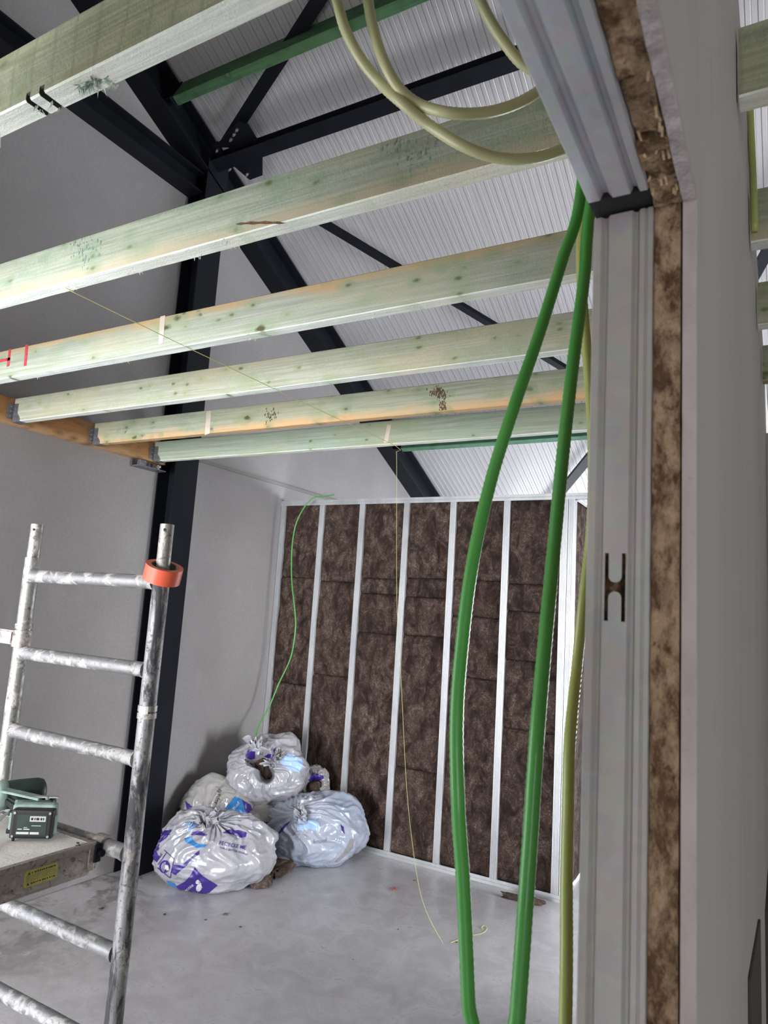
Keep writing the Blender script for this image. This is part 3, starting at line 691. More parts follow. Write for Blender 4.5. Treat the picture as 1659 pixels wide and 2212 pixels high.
# torn fibres along the cuts of the first joist, cracks and marks on others
def tear(parent, px, n, spread, mat, lmin=.008, lmax=.03, name='torn_fibres'):
    bm = bmesh.new()
    for k in range(n):
        u, v = random.choice(px); p = onz(u + random.gauss(0, spread), v + random.gauss(0, spread * .5), ZB - .001)
        if not (parent.location.y - .002 < p.y < parent.location.y + JW + .002): p.y = parent.location.y + random.uniform(0, JW)
        d = Vector((random.uniform(-1, .4), random.uniform(-.5, .9), random.uniform(-.8, .0))).normalized() * random.uniform(lmin, lmax)
        a = p + Vector((0, 0, .002)); s = d.cross(Vector((0, 0, 1))).normalized() * random.uniform(.0008, .002)
        v0, v1, v2, v3 = bm.verts.new(a - s), bm.verts.new(a + s), bm.verts.new(a + d), bm.verts.new(a + Vector((0, 0, .0015)))
        bm.faces.new((v0, v1, v2)); bm.faces.new((v0, v3, v2)); bm.faces.new((v1, v3, v2)); bm.faces.new((v0, v1, v3))
    o = obj(name, bm, M[mat]); tag(o, kind='stuff'); put(o, parent)
tear(J[0], [(180, 190), (190, 185), (200, 180), (210, 176), (225, 172)], 80, 6, 'splinter_g', .006, .018)
tear(J[0], [(185, 180), (215, 190), (240, 178), (250, 180), (205, 168)], 36, 6, 'splinter', .008, .022)
tear(J[0], [(78, 232), (92, 246), (112, 222), (128, 236), (85, 240)], 16, 3, 'splinter', .005, .014)
tear(J[1], [(20, 655), (300, 590), (430, 560), (520, 540), (160, 620)], 50, 14, 'splinter', .004, .014)
tear(J[2], [(260, 775), (545, 735), (820, 680), (900, 665), (100, 810)], 50, 14, 'splinter', .004, .016)
tear(J[3], [(430, 860), (520, 852), (1100, 770), (1000, 790)], 30, 12, 'splinter', .004, .012)
bm = bmesh.new(); p = onz(1, 290, ZB); tube(bm, [p, p + Vector((.003, 0, -.012)), p + Vector((.002, .003, -.028))], .0007, 4); put(obj('long_splinter', bm, M['splinter']), J[0])
def decal(parent, pts, mat, off=.0006, name='mark'):
    """flat printed/stained mark on the near face of a joist (plane y = const)"""
    y = parent.location.y - off
    bm = bmesh.new(); vs = []
    for u, v in pts: vs.append(bm.verts.new(ony(u, v, y)))
    bm.faces.new(vs); r = bmesh.ops.extrude_face_region(bm, geom=bm.faces[:]); bmesh.ops.translate(bm, verts=[e for e in r['geom'] if isinstance(e, bmesh.types.BMVert)], vec=(0, off * .9, 0))
    put(obj(name, bm, M[mat]), parent)
M['crack'] = simple('dark_knot_crack', (.13, .07, .04), .9, nz=.5, nscale=80)
M['resin'] = simple('brown_knot', (.11, .075, .045), .9, nz=.4, nscale=60)
M['redpaint'] = simple('red_marker', (.55, .06, .08), .7, nz=.3, nscale=90)
M['pale'] = simple('untreated_batten_stripe', (.62, .54, .46), .85, nz=.1)
decal(J[1], [(508, 484), (522, 480), (530, 481), (541, 478), (560, 479), (572, 477), (590, 479), (600, 478), (616, 482), (603, 484), (588, 483), (575, 484), (560, 483), (548, 485), (530, 484), (520, 486)], 'crack', name='knot_crack')
decal(J[2], [(55, 745), (61, 744), (57, 790), (51, 791)], 'redpaint'); decal(J[2], [(19, 755), (24, 753), (20, 790), (14, 793)], 'redpaint'); decal(J[2], [(0, 776), (22, 772), (22, 778), (0, 783)], 'redpaint')
decal(J[2], [(346, 684), (357, 681), (352, 740), (342, 745)], 'pale'); decal(J[4], [(446, 889), (456, 887), (453, 936), (442, 940)], 'pale'); decal(J[5], [(836, 918), (845, 917), (838, 955), (829, 957)], 'pale')
random.seed(11)
def speckle(parent, cu_, cv_, ru, rv, n, mat, smin, smax):
    y = parent.location.y - .0005; bm = bmesh.new()
    for k in range(n):
        u, v = cu_ + random.gauss(0, ru), cv_ + random.gauss(0, rv); p = ony(u, v, y); r = random.uniform(smin, smax); rz_ = random.uniform(1.0, 2.4); a0 = random.random() * 6
        if not (parent.location.z + r * rz_ < p.z < parent.location.z + JH - r * rz_): continue
        p.y -= random.random() * .0003
        bm.faces.new([bm.verts.new(p + Vector((math.cos(a0 + t) * r * random.uniform(.6, 1.2), 0, math.sin(a0 + t) * r * rz_ * random.uniform(.6, 1.2)))) for t in [k2 * PI / 3.5 for k2 in range(7)]])
    tag(put(obj('bark_speckle', bm, M[mat]), parent), kind='stuff')
speckle(J[4], 952, 850, 8, 9, 60, 'resin', .0015, .005); speckle(J[4], 958, 880, 4, 8, 40, 'resin', .0015, .005); speckle(J[4], 940, 846, 7, 4, 25, 'crack', .0015, .004)
speckle(J[4], 583, 896, 9, 5, 34, 'resin', .0015, .005); speckle(J[4], 576, 915, 1.5, 7, 10, 'resin', .001, .003); speckle(J[1], 185, 535, 18, 26, 70, 'splinter_g', .001, .0035); speckle(J[1], 890, 330, 30, 20, 60, 'splinter_g', .001, .003)
# ledger board on the wall
o = obj('ledger_board', (lambda bm: (box(bm, (0, 0, 0), (.066, 5.76, .133), .002), bm)[1])(bmesh.new()), None, loc=(XL + .001, -2.5, ZB - .004))
M['ledger_y'] = None
kk = mat_wood('brown_ledger_wood', (.36, .19, .085), (.22, .10, .045), stain=(.52, .32, .16)); o.data.materials.append(kk)
for nd in kk.node_tree.nodes:
    if nd.type == 'MAPPING': s = nd.inputs['Scale'].default_value; nd.inputs['Scale'].default_value = (s[1], s[0], s[2])
tag(o, 'orange brown timber ledger board fixed along the concrete wall', 'board')
led = o
bm = bmesh.new(); p = Vector((-3.60, 3.12, ZB - .045)); box(bm, (-3.668, 3.03, ZB - .055), (-3.58, 3.25, ZB - .048)); box(bm, (-3.664, 3.03, ZB - .055), (-3.658, 3.25, ZB - .006)); box(bm, (-3.62, 3.04, ZB - .047), (-3.59, 3.09, ZB - .012), .002)
put(obj('steel_bracket', bm, M['hanger']), led)
bm = bmesh.new(); cyl(bm, (-3.60, 3.20, ZB - .055), (-3.60, 3.20, ZB - .020), .009, 6); cyl(bm, (-3.58, 3.17, ZB - .038), (-3.55, 3.17, ZB - .038), .008, 10); put(obj('bolt', bm, M['bolt']), led)
# ================================================================== MASON LINE
zl = ZB - .0015
P = [Vector((-1.825, 1.20, zl)), Vector((-1.823, 1.7, zl - .001)), Vector((-1.81, 2.4, zl - .002)), Vector((-1.797, 3.197, zl))]
dn_ = [ony(857, 1010, 3.2), ony(857, 1280, 3.2), ony(863, 1400, 3.205), ony(868, 1500, 3.22), ony(877, 1680, 3.29), ony(888, 1800, 3.36), ony(906, 1920, 3.46), ony(928, 1985, 3.56)]
bm = bmesh.new(); P = [p for p in P] + [Vector((-1.795, 3.199, zl - .03))] + dn_ + [onz(957, 2038, .002)]
tube(bm, catmull(P, .04), .0013, 6, rf=lambda i, t: .0013)
tag(obj('mason_line', bm, M['string'], smooth=True), 'thin yellow mason line strung under the joists and hanging to the floor', 'string')
bm = bmesh.new(); P = [onz(u, v, .003) for u, v in ((974, 2036), (990, 2030), (1010, 2022), (1030, 2019), (1045, 2014), (1052, 2005), (1047, 1999), (1040, 2003), (1043, 2007))]
tube(bm, catmull(P, .01), .0016, 6); tag(obj('string_offcut', bm, M['string'], smooth=True), 'curled scrap of pale string lying on the floor between the green conduits', 'string')
# ================================================================== CONDUITS
def conduit(px, mat, label, pre=(), post=(), r=.008, name='conduit', grp=None):
    P = [Vector(p) + CAM for p in pre] + [at(u, v, 1508 * .016 / w_) for u, v, w_ in px] + [Vector(p) + CAM for p in post]
    Q = catmull(P, .004); bm = bmesh.new(); tube(bm, Q, r, 14, rf=lambda i, t: r + (.00035 if i % 2 else -.0002))
    tag(obj(name, bm, M[mat], smooth=True), label, 'conduit', grp)
# green pair
conduit([(1252, 438, 24.5), (1215, 560, 25), (1165, 720, 25.5), (1110, 880, 26.5), (1060, 1040, 27), (1020, 1220, 28), (997, 1400, 29), (986, 1560, 30), (990, 1750, 31), (1000, 1900, 31), (1011, 2150, 31.5), (1019, 2400, 32)], 'cable_green',
        'green flexible conduit bowing left in the doorway, left one of the pair', pre=[(-.20, .95, 1.10), (-.235, .94, .80)], post=[(-.33, .82, -1.1), (-.34, .90, -1.55), (-.42, 1.0, -1.71)])
conduit([(1273, 468, 25), (1262, 600, 25.5), (1236, 800, 27), (1214, 1000, 28), (1195, 1200, 29), (1176, 1400, 31), (1159, 1600, 33), (1146, 1800, 34), (1132, 2000, 35), (1119, 2180, 35.5), (1104, 2400, 36)], 'cable_green',
        'green flexible conduit hanging straighter in the doorway, right one of the pair', pre=[(-.17, .93, 1.10), (-.205, .93, .80)], post=[(-.245, .76, -1.0), (-.27, .85, -1.55), (-.30, .95, -1.71)])
conduit([(1262, 470, 22), (1256, 600, 22), (1266, 740, 22), (1278, 900, 22.5), (1281, 1050, 22.8), (1274, 1180, 23), (1260, 1300, 23.5), (1245, 1450, 24), (1231, 1600, 26), (1227, 1750, 27), (1224, 1900, 28), (1222, 2180, 30)], 'cable_olive',
        'olive yellow conduit close beside the metal door stud', pre=[(-.19, .98, 1.10), (-.22, 1.0, .85)], post=[(-.22, .86, -.75), (-.22, .9, -1.2), (-.25, 1.0, -1.6), (-.30, 1.1, -1.71)], r=.0078)
conduit([(705, -420, 21), (702, -260, 22), (700, -130, 22.5), (708, -60, 22.5), (728, 0, 23), (745, 62, 23), (778, 125, 23), (822, 180, 23), (868, 222, 23.5), (930, 272, 23.5), (1000, 315, 24), (1075, 341, 24), (1150, 342, 24), (1215, 322, 24), (1270, 288, 24), (1310, 240, 24)], 'cable_loop',
        'pale olive conduit loop hanging lowest in front of the second joist')
conduit([(775, -420, 21), (780, -260, 22), (785, -130, 22.5), (789, -60, 22.5), (795, 0, 23), (806, 60, 23), (828, 130, 23.5), (862, 190, 23.5), (905, 225, 23.5), (965, 243, 24), (1035, 245, 24), (1095, 232, 24), (1150, 206, 24), (1200, 165, 24), (1235, 110, 24)], 'cable_loop',
        'pale olive conduit loop hanging above the lower one, ending behind the header')
conduit([(985, -400, 22), (990, -250, 22.5), (1000, -120, 23), (1012, -60, 23), (1034, -5, 23), (1062, 50, 23), (1092, 95, 23), (1125, 135, 23), (1165, 160, 23)], 'cable_loop',
        'short piece of pale olive conduit passing behind the header at the top')
# conduit on the other side of the partition
P = [Vector((.0 - .035, 1.3, H0 + 1.5)), onx(1621, 225, -.046) , onx(1624, 300, -.046), onx(1627, 385, -.046), onx(1632, 480, -.045)]
P = [at(1617, 130, 1.66), at(1620, 225, 1.62), at(1623, 300, 1.60), at(1627, 390, 1.58), at(1630, 500, 1.56)]
bm = bmesh.new(); tube(bm, catmull(P, .02), .008, 12); tag(obj('conduit', bm, M['cable_olive'], smooth=True), 'olive conduit hanging behind the dark joist section right of the plasterboard', 'conduit')
# thin green cable on the far wall
P = [Vector((-3.10, 4.56, ZT + .03)), ony(695, 1073, 4.55), ony(678, 1075, 4.54), ony(660, 1092, 4.53), ony(640, 1130, 4.53), ony(631, 1180, 4.53), ony(630, 1250, 4.53), ony(637, 1320, 4.53), ony(638, 1360, 4.53), ony(628, 1420, 4.53), ony(603, 1475, 4.5), ony(582, 1525, 4.45), ony(556, 1575, 4.33), ony(548, 1620, 4.28)]
bm = bmesh.new(); tube(bm, catmull(P, .02), .0055, 10); tag(obj('cable', bm, M['cable_green'], smooth=True), 'thin green cable hanging down the left end of the far stud wall', 'cable')
# ================================================================== SCAFFOLD FRAME
YS_ = 1.485; XR_, XL_ = -1.605, -2.232; rT = .0245
fr = tag(empty('scaffold_ladder', (-1.92, YS_, 0)), 'plaster splashed aluminium scaffold ladder frame with black smeared right upright', 'scaffold')
def part(name, f, mat, parent, smooth=True, label=None):
    bm = bmesh.new(); f(bm); o = obj(name, bm, M[mat], smooth=smooth); put(o, parent)
    if smooth:
        try: o.data.set_sharp_from_angle(angle=.7)
        except Exception: pass
    if label: o['label'] = label
    return o
ztop = ony(362, 1262, YS_).z
part('upright', lambda b: pipe(b, (XR_, YS_, .02), (XR_, YS_, ztop + .03), rT, .021), 'alu_black', fr, label='upright smeared with black')
part('upright', lambda b: pipe(b, (XL_, YS_, .02), (XL_, YS_, ony(75, 1205, YS_).z), rT, .021), 'alu', fr)
zsp = ony(362, 1133, YS_).z; zsl = ony(82, 1133, YS_).z
part('spigot', lambda b: pipe(b, (XR_, YS_, ztop - .05), (XR_, YS_, zsp), .0205, .0175), 'alu', fr)
part('spigot', lambda b: pipe(b, (XL_, YS_, ztop - .05), (XL_, YS_, zsl), .0208, .0175), 'alu', fr)
M['hole'] = M['black']
for x, zz in ((XR_, zsp - .018), (XL_, zsl - .02)):
    part('pin_hole', lambda b: cyl(b, (x + .010, YS_ - .0170, zz), (x + .0107, YS_ - .0185, zz), .0042, 12), 'black', fr)
for x, u, v in ((XL_, 73, 1355), (XL_, 70, 1395), (XR_, 322, 1530), (XR_, 318, 1545)):
    z = ony(u, v, YS_).z
    part('collar', lambda b: pipe(b, (x, YS_, z - .008), (x, YS_, z + .008), rT + .0028, rT - .0005), 'alu', fr)
for i, z in enumerate((.043, -.214, -.466, -.722, -.984, -1.228, -1.48)):
    z += H0
    def rung(b, z=z):
        n = 26; P = [Vector((XL_ + .02 + (XR_ - XL_ - .04) * k / n, YS_, z)) for k in range(n + 1)]
        tube(b, P, .0215, 22, rf=lambda i_, t: .0215 + (.004 if i_ in (0, n) else 0) + .0006 * noise.noise(Vector((i_ * .9, z * 7, 0))))
    part('rung', rung, 'alu_rung', fr)
for x in (XL_, XR_):
    part('foot_plug', lambda b: cyl(b, (x, YS_, 0), (x, YS_, .04), .028, 20), 'black', fr)
# plaster blob string on third rung, sticker on collar
za = ony(325, 1532, YS_).z
part('paper_label', lambda b: [b.faces.new([b.verts.new((XR_ + (rT + .0032) * math.sin(a), YS_ - (rT + .0032) * math.cos(a), zz)) for a, zz in ((a0, za - .012), (a1, za - .012), (a1, za + .010), (a0, za + .010))]) for a0, a1 in ((-.1, .15), (.15, .4), (.4, .65), (.65, .9))], 'white_ink', fr, label='small worn white label')
# brace hooked to left upright
tb = tag(empty('scaffold_brace', (XL_, YS_, H0 - .165)), 'aluminium brace arm clamped on the left upright, running out of frame left', 'brace')
part('hook_clamp', lambda b: pipe(b, (XL_, YS_, H0 - .195), (XL_, YS_, H0 - .140), .031, .0247), 'alu_beam', tb)
part('flattened_end', lambda b: obox(b, (XL_ - .005, YS_ - .028, H0 - .165), (XL_ - .085, YS_ - .035, H0 - .163), .014, .046, bev=.005), 'alu_beam', tb)
part('brace_tube', lambda b: cyl(b, (XL_ - .078, YS_ - .035, H0 - .163), (XL_ - .9, YS_ - .25, H0 - .22), .0225, 20), 'alu', tb)
# ------------------------------------------------------------------ platform
XP = -1.706; ZD = H0 - .700; XP2 = -2.15; YN = -.35
pf = tag(empty('scaffold_platform', (-1.93, .6, ZD)), 'dusty scaffold platform with aluminium side beam hooked on the ladder rung', 'platform')
part('deck_board', lambda b: box(b, (XP2 + .015, YN, ZD - .012), (XP - .012, 1.425, ZD - .0005), .001), 'deck', pf, False)
def sidebeam(b, x, s):
    pts = [(0, 0), (0, -.016), (-.004, -.020), (-.004, -.066), (0, -.070), (.004, -.074), (.004, -.082), (-.03, -.082), (-.03, -.078), (-.009, -.076), (-.009, -.004), (-.016, 0)]
    extrude_profile(b, [(px_ * s, pz) for px_, pz in pts], (x, YN, ZD + .001), (x, 1.425, ZD + .001), (1, 0, 0), (0, 0, 1))
part('side_beam', lambda b: sidebeam(b, XP, 1), 'alu_beam', pf, False); part('side_beam', lambda b: sidebeam(b, XP2, -1), 'alu_beam', pf, False)
part('end_beam', lambda b: box(b, (XP2, 1.425, ZD - .075), (XP, 1.445, ZD + .0015), .002), 'alu_beam', pf, False)
def hook(b, x):
    n = 10; P = []
    for k in range(n + 1):
        a = -.25 + (PI + .1) * k / n; P.append((YS_ + .030 * math.cos(a), H0 - .722 + .030 * math.sin(a)))
    P2 = [(YS_ + .0225 * math.cos(-.25 + (PI + .1) * k / n), H0 - .722 + .0225 * math.sin(-.25 + (PI + .1) * k / n)) for k in range(n + 1)][::-1]
    poly = P + [(1.440, H0 - .735), (1.440, ZD - .072)] + [(1.452, ZD - .072)] + P2
    a = [b.verts.new((x - .02, y, z)) for y, z in poly]; c = [b.verts.new((x + .02, y, z)) for y, z in poly]; m = len(poly)
    for i in range(m): b.faces.new((a[i], a[(i + 1) % m], c[(i + 1) % m], c[i]))
    f1 = b.faces.new(a); f2 = b.faces.new(c[::-1]); bmesh.ops.triangulate(b, faces=[f1, f2])
for x in (XP - .022, XP2 + .03): part('hook', lambda b: hook(b, x), 'alu_beam', pf, False)
part('safety_latch', lambda b: (box(b, (XP - .06, 1.44, ZD - .055), (XP + .006, 1.462, ZD - .005), .004), cyl(b, (XP + .004, 1.455, ZD - .03), (XP + .018, 1.455, ZD - .03), .009, 12)), 'steel_dark', pf, False)
for yy, zz, rr in ((1.375, -.03, .006), (1.35, -.052, .003), (1.20, -.060, .004)):
    part('rivet', lambda b: cyl(b, (XP - .004, yy, ZD + zz), (XP - .0015, yy, ZD + zz), rr, 14), 'card', pf, False)
# yellow warning sticker with print
ys = [onx(*q, XP - .004) for q in ((58, 1885), (122, 1869), (127, 1903), (58, 1926))]
def stk(b):
    y0, y1 = 1.232, 1.328; zt_, zb_ = ZD - .0225, ZD - .0645; r = .008; pts = []
    for cx_, cz_, a0 in ((y1 - r, zt_ - r, 0), (y0 + r, zt_ - r, PI / 2), (y0 + r, zb_ + r, PI), (y1 - r, zb_ + r, 1.5 * PI)):
        pts += [(cx_ + r * math.cos(a0 + PI / 2 * k / 4), cz_ + r * math.sin(a0 + PI / 2 * k / 4)) for k in range(5)]
    a = [b.verts.new((XP - .0040, y, z)) for y, z in pts]; c = [b.verts.new((XP - .0035, y, z)) for y, z in pts]; b.faces.new(a); b.faces.new(c[::-1])
    for i in range(len(pts)): b.faces.new((a[i], a[(i + 1) % len(pts)], c[(i + 1) % len(pts)], c[i]))
sk = part('warning_sticker', stk, 'yellow', pf, False, label='yellow warning sticker')
def prt(b):
    x = XP - .0034
    def r(y0, z0, y1, z1): b.faces.new([b.verts.new((x, y, z)) for y, z in ((y0, z0), (y1, z0), (y1, z1), (y0, z1))])
    for zz in (ZD - .030, ZD - .056):
        b.faces.new([b.verts.new((x, y, z)) for y, z in ((1.240, zz - .0035), (1.248, zz - .0035), (1.244, zz + .004))])
        yy = 1.252
        while yy < 1.318:
            wd = random.uniform(.002, .006); r(yy, zz - .0022, yy + wd, zz + .0016); yy += wd + random.uniform(.0008, .004)
    for k in range(4):
        zz = ZD - .0365 - k * .0042; yy = 1.238
        while yy < 1.322:
            wd = random.uniform(.002, .008); r(yy, zz - .0004, yy + wd, zz + .0004); yy += wd + .001
o = part('print', prt, 'ink', sk, False); o.location = (0, 0, 0); o.location = Vector((0, 0, 0)) - pf.location; o.location -= Vector(sk.location) * 0
o.matrix_parent_inverse = Matrix(); o.location = -(Vector(pf.location) + Vector(sk.location))
# debris on deck
bm = bmesh.new()
for u, v, s in ((168, 1822, .009), (172, 1826, .006), (180, 1828, .005), (182, 1833, .006), (133, 1795, .003), (150, 1800, .003), (90, 1830, .002), (60, 1845, .003), (130, 1810, .002), (40, 1870, .003)):
    p = onz(u, v, ZD + .002)
    if p.x > XP - .01: p.x = XP - .01
    bmesh.ops.create_icosphere(bm, subdivisions=1, radius=s * .5, matrix=Matrix.Translation(p + Vector((0, 0, s * .15))) @ Matrix.Diagonal((1.4, 1, .6, 1)))
tag(obj('debris', bm, M['skirt']), 'dark crumbs of debris scattered on the dusty scaffold deck', 'debris', kind='stuff')
# ------------------------------------------------------------------ tape roll on the right upright
tp = tag(empty('tape_roll', (XR_ + .012, YS_, ztop)), 'orange tape roll hung over the top of the right upright', 'tape')
tc = ony(353, 1238, YS_)
def ring(b, ro, ri, h):
    n = 48; R4 = []
    for z, r in ((-h, ro), (h, ro), (h, ri), (-h, ri)): R4.append([b.verts.new((r * math.cos(2 * PI * k / n), r * math.sin(2 * PI * k / n), z)) for k in range(n)])
    for a, c in zip(R4, R4[1:] + R4[:1]):
        for k in range(n): b.faces.new((a[k], a[(k + 1) % n], c[(k + 1) % n], c[k]))
tp.location = (XR_ + .008, YS_ - .004, tc.z)
tp.rotation_euler = (Vector((.73, -.68, 0)) * .36 + Vector((.68, .73, 0)) * .14 + Vector((0, 0, 1))).to_track_quat('Z', 'Y').to_euler()
for nm, ro, ri, h, m in (('tape_winding', .0545, .0405, .0235, 'tape'), ('card_core', .0405, .0378, .0238, 'card')):
    bm = bmesh.new(); ring(bm, ro, ri, h); o = obj(nm, bm, M[m], tp, smooth=True); o.data.set_sharp_from_angle(angle=.7)
# ------------------------------------------------------------------ power tool lying on the deck
tl_loc = Vector((-1.845, 1.335, ZD)); tl = empty('cordless_drill', tl_loc, math.radians(38)); tl.scale = (1, 1, 1)
tag(tl, 'dark green and black cordless drill lying on the scaffold deck, battery towards the viewer', 'power tool')
def lp(name, f, mat, parent=tl, smooth=False):
    bm = bmesh.new(); f(bm); return obj(name, bm, M[mat], parent, smooth=smooth)
# local: x right, y away, z up
bat = lp('battery_pack', lambda b: box(b, (-.058, -.012, .008), (.056, .022, .086), .008), 'tool_black')
lp('battery_shell', lambda b: box(b, (-.066, .016, .006), (.052, .052, .094), .010), 'tool_mint')
for q in (((-.064, -.004, .030), (-.057, .02, .075)), ((.055, -.004, .02), (.060, .02, .07))): lp('battery_rail', lambda b: box(b, *q, .002), 'tool_mint')
for q in (((-.070, .0, .066), (-.056, .015, .078)), ((-.070, .0, .018), (-.056, .015, .03))): lp('latch', lambda b: box(b, *q, .002), 'tool_black')
for x in (-.048, .046):
    for z in (.016, .078): lp('screw', lambda b: cyl(b, (x, -.0122, z), (x, -.0138, z), .0035, 10), 'bolt', bat)
lp('rating_label', lambda b: (box(b, (-.040, -.0128, .020), (.040, -.0119, .074))), 'tool_green', bat)
lb = lp('label_print', lambda b: (box(b, (-.006, -.0136, .056), (.036, -.0129, .070)), box(b, (-.038, -.0136, .022), (-.005, -.0129, .028)), box(b, (-.002, -.0136, .022), (.022, -.0129, .028)), box(b, (-.036, -.0136, .034), (-.024, -.0129, .0365)), box(b, (-.02, -.0136, .034), (-.004, -.0129, .0365)), box(b, (-.02, -.0136, .039), (-.010, -.0129, .0405)), box(b, (.0, -.0136, .044), (.025, -.0129, .0455))), 'white_ink', bat)
lp('label_symbol', lambda b: [box(b, (x, -.0142, .0595), (x + w_, -.0137, .0665)) for x, w_ in ((-.003, .006), (.006, .003), (.011, .008), (.022, .005), (.029, .003))], 'ink', bat)
lp('tool_foot', lambda b: box(b, (-.075, .05, .030), (.035, .085, .098), .010), 'tool_green')
lp('handle', lambda b: obox(b, (-.035, .075, .066), (-.13, .19, .066), .05, .056, bev=.016), 'tool_green')
lp('handle_grip', lambda b: obox(b, (-.048, .082, .067), (-.115, .165, .067), .054, .040, bev=.014), 'tool_black')
lp('motor_housing', lambda b: tube(b, [Vector((-.235, .125, .072)).lerp(Vector((-.045, .235, .076)), t) for t in (0, .04, .1, .3, .5, .7, .9, .97, 1)], .04, 26, rf=lambda i, t: (.028, .034, .037, .038, .041, .042, .041, .036, .024)[i]), 'tool_green', smooth=True)
lp('housing_band', lambda b: tube(b, [Vector((-.235, .125, .072)).lerp(Vector((-.045, .235, .076)), t) for t in (.36, .40, .46, .50)], .042, 26, rf=lambda i, t: (.0405, .0435, .0435, .0415)[i]), 'tool_mint', smooth=True)
lp('chuck', lambda b: cyl(b, (-.235, .12, .072), (-.30, .085, .072), .026, 20, .018), 'tool_black', smooth=True)
lp('belt_clip', lambda b: (obox(b, (-.055, .060, .104), (.045, .060, .104), .018, .003, bev=.001), cyl(b, (.015, .055, .098), (.015, .055, .106), .006, 10)), 'bolt')
lp('top_plate', lambda b: obox(b, (-.12, .09, .112), (.0, .055, .100), .035, .006, bev=.002), 'tool_mint')
# wrist strap
P = [Vector(q) for q in ((-.068, .03, .070), (-.085, .012, .062), (-.098, -.010, .040), (-.090, -.035, .015), (-.078, -.060, .004), (-.068, -.085, .003), (-.064, -.098, .004))]
def strap(b):
    Q = catmull(P, .006); prev = None
    for q in Q:
        a = b.verts.new(q + Vector((-.006, -.002, 0))); c = b.verts.new(q + Vector((.006, .002, 0))); d = b.verts.new(q + Vector((.006, .002, .0015))); e = b.verts.new(q + Vector((-.006, -.002, .0015)))
        if prev:
            for i in range(4): b.faces.new((prev[i], prev[(i + 1) % 4], (a, c, d, e)[(i + 1) % 4], (a, c, d, e)[i]))
        prev = (a, c, d, e)
lp('wrist_strap', strap, 'strap', smooth=False)
for x, y in ((-.048, 0), (.040, .03), (-.052, .04)): lp('stand_foot', lambda b: cyl(b, (x, y, 0), (x, y, .012), .004, 8), 'tool_black')
